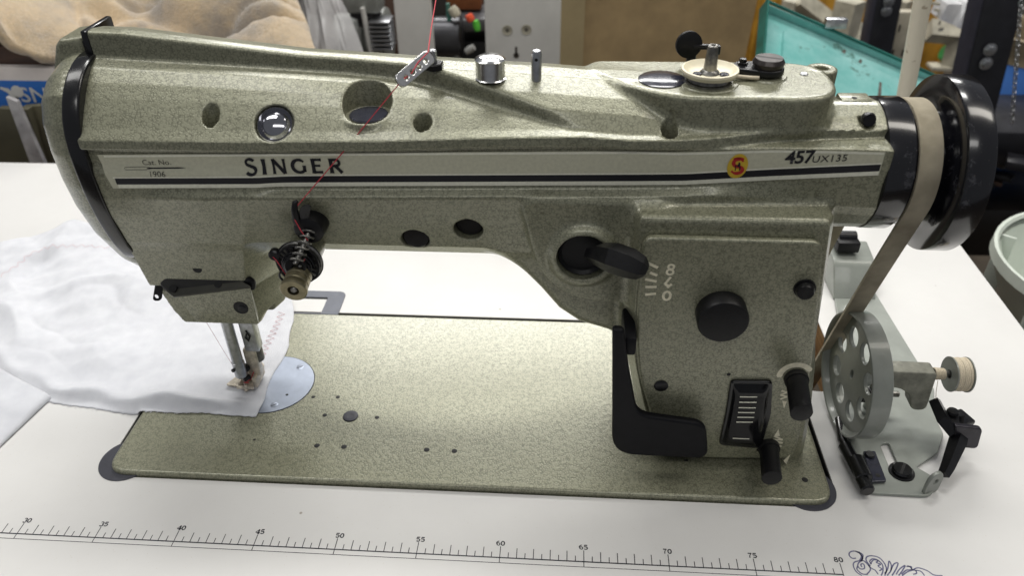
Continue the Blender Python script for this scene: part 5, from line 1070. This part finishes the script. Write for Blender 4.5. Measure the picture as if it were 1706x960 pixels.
hand_tool('rag', (12.96, 96, -3.66), (14.42, 96, -2.84), 0.65, simple('grey_rag', (0.25, 0.25, 0.24, 1), 0.8), 'grey crumpled scrap low in the gap between the boards', 'rag')
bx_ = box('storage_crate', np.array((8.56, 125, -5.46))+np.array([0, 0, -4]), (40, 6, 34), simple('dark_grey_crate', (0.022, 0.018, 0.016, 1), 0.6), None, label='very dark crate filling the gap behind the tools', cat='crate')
box('wooden_block', np.array((11.69, 108, 1))+np.array([0, 0, 1.5]), (6, 4, 4), simple('orange_wood', (0.22, 0.07, 0.02, 1), 0.6), None, label='small orange-brown wooden block above the tool box', cat='wood block')
# khaki cardboard sheet
KS = empty('cardboard_sheet', (42, 88, -75), 'large khaki cardboard sheet standing upright behind the machine head', 'cardboard')
x0_, x1_, x2_ = (28.11, 86, 2.25)[0], (32.39, 86, 2.29)[0], (60.69, 92, 2.48)[0]
pl('sheet_panel', [(x0_, 84.5, 45), (x1_, 86, 45), (x1_, 86, -75), (x0_, 84.5, -75)], 0.5, simple('pale_khaki_card', (0.42, 0.335, 0.19, 1), 0.7, 0, 0.06, 18), KS); pl('sheet_panel', [(x1_, 86.3, 45), (x2_, 92, 45), (x2_-6, 92, -75), (x1_, 86.3, -75)], 0.5, CARD, KS)
# turquoise metal lid
TQ = N('chipped_turquoise_paint'); ch = TQ.ramp(TQ.noise(28, 6, 0.75), 0.60, 0.66); sc_ = TQ.ramp(TQ.noise(10, 5, 0.7), 0.35, 0.65)
bs = TQ.mix(sc_, (0.16, 0.46, 0.43, 1), (0.34, 0.62, 0.60, 1)); TQ.l(TQ.mix(ch, bs, (0.12, 0.25, 0.22, 1)), TQ.b.inputs['Base Color']); TQ.b.inputs['Roughness'].default_value = 0.35; TQ.b.inputs['Metallic'].default_value = 0.1
TQM = TQ.m; TQD = simple('dark_green_rim_paint', (0.015, 0.14, 0.115, 1), 0.35, 0.1, 0.2, 40)
TL = np.array((53.52, 66, 11.95)); TR = np.array((79.11, 66, 1.96)); BLp = np.array((48.34, 54, 7.8)); uu = TR-TL; LW = np.linalg.norm(uu); uu /= LW; vv = BLp-TL; vv = vv-uu*(vv@uu); vv /= np.linalg.norm(vv); HH = 15.0; ww = np.cross(uu, vv)
if ww[1] > 0: ww = -ww
LID = empty('metal_tray', tuple(TL+uu*LW/2+vv*HH), 'chipped turquoise sheet-metal tray propped up behind the handwheel', 'tray')
def uvw(a, b, c): return tuple(TL+uu*a+vv*b+ww*c)
pl('tray_floor', [uvw(0, 0, 0), uvw(LW, 0, 0), uvw(LW, HH, 0), uvw(0, HH, 0)], 0.2, TQM, LID)
pl('raised_panel', [uvw(3.0, 2.6, 0.35), uvw(LW-3.0, 2.6, 0.35), uvw(LW-3.0, HH-2.6, 0.35), uvw(3.0, HH-2.6, 0.35)], 0.45, TQM, LID)
pl('tray_rim', [uvw(-0.15, -0.15, 0), uvw(LW+0.15, -0.15, 0), uvw(LW+0.15, -0.15, 1.0), uvw(-0.15, -0.15, 1.0)], 0.2, TQM, LID); pl('tray_rim', [uvw(-0.15, -0.1, 0), uvw(-0.15, HH, 0), uvw(-0.15, HH, 1.9), uvw(-0.15, -0.1, 1.9)], 0.2, TQD, LID)
tube('rim_edge', [uvw(-0.15, HH, 1.9), uvw(-0.15, -0.15, 1.4), uvw(LW, -0.15, 1.0)], 0.2, TQD, LID, seg=8)
box('lid_catch', uvw(9.0, -0.6, 2.0), (2.6, 1.0, 1.2), STL, LID, b=0.15)
for a, b, l in ((24.5, 2.5, 3.4), (16.2, 4.5, 3.0), (13.5, 2.0, 0.7), (11.2, 1.5, 0.7)): v1 = [uvw(a, b, 0.62), uvw(a+0.35, b, 0.62), uvw(a+0.15, b+l, 0.62), uvw(a-0.3, b+l*0.9, 0.62)]; mo('rust_streak', v1, [(0, 1, 2, 3)], simple('rust', (0.11, 0.10, 0.085, 1), 0.7, 0, 0.3, 200), LID, 180)
# steel bench frame and yellow crates
FRM = empty('metal_bench', (85, 145, -75), 'grimy white welded steel bench frame behind the turquoise lid', 'frame')
def beam(a, b, w, name='beam', mat=STEELW, parent=FRM): return tube(name, [a, tuple((np.array(a)+np.array(b))/2), b], w*0.7071, mat, parent, seg=4, sharp=20)
beam((89.32, 140, -6.8), (89.12, 140, -14.62), 4.6, 'leg'); beam((78.47, 141, -7.12), (88.75, 141, -14.03), 3.6, 'brace'); beam((77.47, 141, -7.13), (77.41, 141, -12.18), 3.0, 'leg'); beam((86.75, 142, -14.23), (98.61, 142, -15.71), 4.4, 'rail')
beam((111.2, 150, -16), (119.31, 150, -16.75), 3.8, 'rail'); beam((118.44, 150, -16.48), (118.96, 150, -24.23), 3.6, 'leg'); box('foot_plate', (118.47, 150, -24.37), (9, 4, 0.8), STEELW, FRM)
beam((108.2, 160, -12.14), (108.32, 160, -17.7), 3.0, 'leg')
YW = simple('yellow_crate_plastic', (0.52, 0.27, 0.03, 1), 0.5, 0, 0.3, 8)
def crate(c, s, label): 
    t = empty('plastic_crate', c, label, 'crate'); box('crate_body', c, s, YW, t, b=0.6)
    for k in range(int(s[0]/5)): box('rib', (c[0]-s[0]/2+2.5+5*k, c[1]-s[1]/2-0.35, c[2]), (1.0, 0.7, s[2]*0.94), YW, t, b=0.15)
crate(np.array((85.62, 175, -18.43)), (34, 20, 26), 'yellow ribbed crate behind the corner of the turquoise lid'); crate(np.array((101.32, 180, -22.22))+np.array([6, 0, -4]), (40, 20, 30), 'amber crate behind the white frame'); crate(np.array((112.79, 182, -19.64)), (18, 20, 34), 'amber crate left of the slim black post')
# black posts
def post(a, b, w, d, label, bolts):
    t = empty('steel_post', (b[0], b[1], -75), label, 'post'); A_ = np.array(a, float); Bv = np.array(b, float); D = Bv-A_; A2 = A_-D*0.4; B2 = A_+D*((-75-A_[2])/D[2])
    c = (A2+B2)/2; L = np.linalg.norm(A2-B2); q = (A2-B2).__truediv__(L); rot = Vector((0, 0, 1)).rotation_difference(Vector(q)).to_matrix()
    v, f = box_g((0, 0, 0), (w, 0.5, L), None, 0.1); v2, f2 = box_g((-w/2, d/2, 0), (0.5, d, L), None, 0.1)
    for nm, (vv_, ff_) in (('front_flange', (v, f)), ('side_flange', (v2, f2))): mo(nm, [tuple(rot@Vector(x)+Vector(c)) for x in vv_], ff_, BLKS if nm == 'front_flange' else simple('black_grey_flange', (0.032, 0.032, 0.045, 1), 0.4, 0.2), t)
    for bp_ in bolts: lathe('bolt', (bp_[0], bp_[1]-0.3, bp_[2]), (0, -1, 0), [(0, 0.85), (0.15, 0.85), (0.2, 0.6), (0.6, 0.55), (0.65, 0)], STL, t, 6, sharp=25); lathe('washer', (bp_[0], bp_[1]-0.28, bp_[2]), (0, -1, 0), [(0, 0.95), (0.1, 0.95), (0.1, 0)], STL, t, 20)
    return t
post((85.54, 110, 1.35), (86.17, 110, -8.35), 4.2, 4.5, 'slim black steel post between the yellow crate and the outlet strip', [(85.19, 109.5, -0.24), (85.17, 109.5, 1.38)])
post((91.58, 85, 8.19), (93.15, 85, -7.96), 5.4, 4.5, 'thick black steel post with two bright bolts right of the handwheel', [(91.69, 84.6, 1.37), (91.77, 84.6, -0.69)])
# outlet strip
OS = empty('power_strip', np.array((89.43, 112, -5.49)), 'beige power outlet strip fixed between the black post and the cream pole', 'power strip')
p = np.array((89.71, 112, -6.14)); box('strip_body', p, (4.4, 2, 10.5), simple('beige_plastic', (0.44, 0.40, 0.31, 1), 0.5), OS, b=0.3)
for dz in (2.4, -2.0):
    for dx in (-0.8, 0.9): box('socket_slot', p+np.array([dx, -1.02, dz]), (0.3, 0.06, 1.2), DARK, OS, b=0)
# white machine head on the shelf, top right
WM = empty('white_machine', np.array((104.96, 125, -6.01)), 'white plastic machine housing on the steel frame, left of the thick black post', 'machine')
pl('housing', [(99.81, 122, -1.84), (103.06, 122, -1.83), (102.43, 122, -5.82), (99.34, 122, -4.72)], 5, simple('white_housing', (0.55, 0.55, 0.56, 1), 0.4), WM); pl('housing', [(102.55, 120, -1.28), (105.54, 120, -1.27), (105.14, 120, -6.77), (101.78, 120, -5.45)], 5, simple('bright_white_housing', (0.68, 0.68, 0.69, 1), 0.35), WM); pl('grey_side', [(104.35, 118, -0.73), (106.98, 118, -0.72), (106.09, 118, -5.48), (104.16, 118, -6.16)], 3, simple('grey_housing', (0.22, 0.22, 0.2, 1), 0.5), WM)
for k in range(5): pl('vent_slat', [tuple(np.array((97.47, 121, -1.8))+np.array([k*0.9, 0, -k*1.2])), tuple(np.array((99.05, 121, -2.01))+np.array([k*0.3, 0, -k*1.2])), tuple(np.array((99.05, 121, -2.01))+np.array([k*0.3, 0, -k*1.2-0.5])), tuple(np.array((97.47, 121, -1.8))+np.array([k*0.9, 0, -k*1.2-0.5]))], 0.5, STEELW, WM)
tube('hose', [(106.09, 117, -0.87), (105.66, 117, -2.79), (104.67, 117, -3.66), (103.53, 117, -5.41)], 0.8, STL, WM, seg=8)
tube('strut', [(99.48, 95, 4.42), (99.49, 95, 2.32), (98.94, 95, -1.93)], 0.8, simple('grey_strut', (0.33, 0.32, 0.3, 1), 0.4, 0.4), None, seg=8, label='slim grey metal strut right of the thick black post', cat='strut')
hand_tool('green_cap', (116.98, 152, -21.41), (118.53, 152, -22.1), 2.2, simple('green_cap_plastic', (0.03, 0.2, 0.05, 1), 0.5), 'small green cap on the floor behind the handwheel', 'cap')
# blue bin and chain
BN = empty('plastic_bin', (98, 105, -75), 'blue bin with a stained beige rim band behind the chain at the right', 'bin')
bc = np.array((109.52, 104, -12.25)); zr = (102.34, 97, -3.35)[2]; zm = (102.78, 97, -7.35)[2]
lathe('bin_body', (bc[0]+2.5, 108, -24), (0, 0, 1), [(0, 0), (0, 7.4), (zm+24, 8.3)], PLB, BN, 48); lathe('bin_band', (bc[0]+2.5, 108, zm), (0, 0, 1), [(0, 8.4), (zr-zm, 8.7), (zr-zm+0.3, 8.9), (zr-zm+0.5, 8.6), (zr-zm, 8.2), (-3, 7.8), (-3, 0)], simple('stained_beige', (0.27, 0.22, 0.14, 1), 0.6, 0, 0.35, 12), BN, 48)
CHN = empty('steel_chain', (89.05, 75, 8.59), 'thin steel chain hanging in front of the blue bin', 'chain')
ca, cb = np.array((90.17, 78, 10.08)), np.array((95.04, 78, -7.35)); nL = 26; lk = None
for k in range(nL):
    p = ca+(cb-ca)*(k+0.5)/nL; L = np.linalg.norm(cb-ca)/nL
    if lk is None:
        pts = [(0.22*math.cos(a)*1.0, 0, 0.0+(L*0.62)*math.sin(a)) for a in np.linspace(0, 2*math.pi, 14, endpoint=False)]; v, f_ = tube_g(pts, 0.09, 5, True); lk = mo('link', [tuple(np.array(x)+p) for x in v], f_, STL, CHN, 60)
    else:
        c = lk.copy(); COL.objects.link(c); c.parent = CHN; c.location = (Vector(p)-PLOC[CHN])*CM; c.rotation_euler = (0, 0, (k % 2)*math.pi/2+0.3)
# dark shelf beam and oily bits behind the handwheel
SH = empty('steel_shelf', (100, 90, -75), 'black steel shelf with oily metal scraps behind the handwheel', 'shelf')
box('shelf_board', (103, 90, (99.28, 85, -12.33)[2]-1), (44, 16, 5.5), BLKS, SH, b=0.4); box('shelf_board', (109, 104, -28.6), (56, 44, 9), simple('oily_black', (0.012, 0.010, 0.009, 1), 0.35, 0.3), SH, b=0.5)
for k in range(16):
    x = 92+random.uniform(0, 18); zc_ = (100.23, 82, -17.57)[2]+random.uniform(-2, 4); box('metal_scrap', (x, 82+random.uniform(-3, 6), zc_), (random.uniform(2, 6), random.uniform(1, 3), random.uniform(0.5, 1.5)), random.choice([BLKS, STLD, BLKM, MB_]), SH, rot=random.uniform(0, 3), b=0.1)
# pale green plastic basket at the right edge
PG = simple('pale_green_white_plastic', (0.62, 0.67, 0.60, 1), 0.4, 0, 0.05, 20)
def basket(cx, cy, zt, h, r0, r1, label):
    t = empty('plastic_basket', (cx, cy, zt-h), label, 'basket'); lathe('basket_wall', (cx, cy, zt), (0, 0, -1), [(0.3, r0-0.5), (0, r0-0.25), (0, r0+0.1), (1.2, r0+0.2), (1.4, r0-0.1), (h, r1), (h, 0), (h-0.3, 0), (h-0.3, r1-0.4), (1.0, r0-0.6)], PG, t, 48)
    for k in range(6):
        a = k*math.pi/3+0.4; box('inner_rib', (cx+math.cos(a)*(r0-1.2), cy+math.sin(a)*(r0-1.2), zt-h*0.35), (1.6, 0.3, h*0.6), PG, t, rot=a, b=0.05)
basket(86.5, 36, -4.5, 12, 11.5, 6.5, 'pale green-white plastic basket cut by the right edge, upper of the two'); basket(90.0, 32, -17.0, 12, 11.5, 8.5, 'pale green-white plastic basket cut by the right edge, lower of the two')
box('stool', (90, 33, -52), (22, 22, 45), simple('dark_stool', (0.05, 0.045, 0.035, 1), 0.6), None, label='dark box stool under the pale baskets', cat='stool')
# cream thread-stand pole
pa, pb = np.array((62.52, 43, 19.47)), np.array((63.47, 43, 10.24)); D = pb-pa; top_ = pa-D*0.6; bot_ = pa+D*((0.4-pa[2])/D[2]); rp = 0.5*np.linalg.norm(np.array((63.33, 43, 19.47))-np.array((61.72, 43, 19.46)))
TS = empty('thread_stand', tuple(bot_), 'cream painted tube of the thread stand rising behind the handwheel', 'thread stand')
CPOLE = N('speckled_cream_paint'); sp_ = CPOLE.ramp(CPOLE.noise(150, 3), 0.66, 0.72); CPOLE.l(CPOLE.mix(sp_, (0.60, 0.555, 0.45, 1), (0.35, 0.30, 0.22, 1)), CPOLE.b.inputs['Base Color']); CPOLE.b.inputs['Roughness'].default_value = 0.45
lathe('pole', bot_, top_-bot_, [(0, rp), (np.linalg.norm(top_-bot_), rp), (np.linalg.norm(top_-bot_), 0)], CPOLE.m, TS, 28); lathe('foot', (bot_[0], bot_[1], 0), (0, 0, 1), [(0, rp*2.2), (0.3, rp*2.2), (0.5, rp*1.3), (1.2, rp*1.2), (1.2, 0)], STLD, TS, 28)

for o in list(scene.objects):
    if o.parent is None and 'category' in o.keys():
        g = {'plastic_crate': 'yellow crates behind the bench frame', 'screwdriver': 'tool handles between the white boards', 'plastic_basket': 'pale green baskets at the right edge', 'white_board': 'upright white boards', 'steel_post': 'black steel posts', 'folded_card': 'olive cards beside the blue carton'}.get(o.name.split('.')[0])
        if g: o['group'] = g
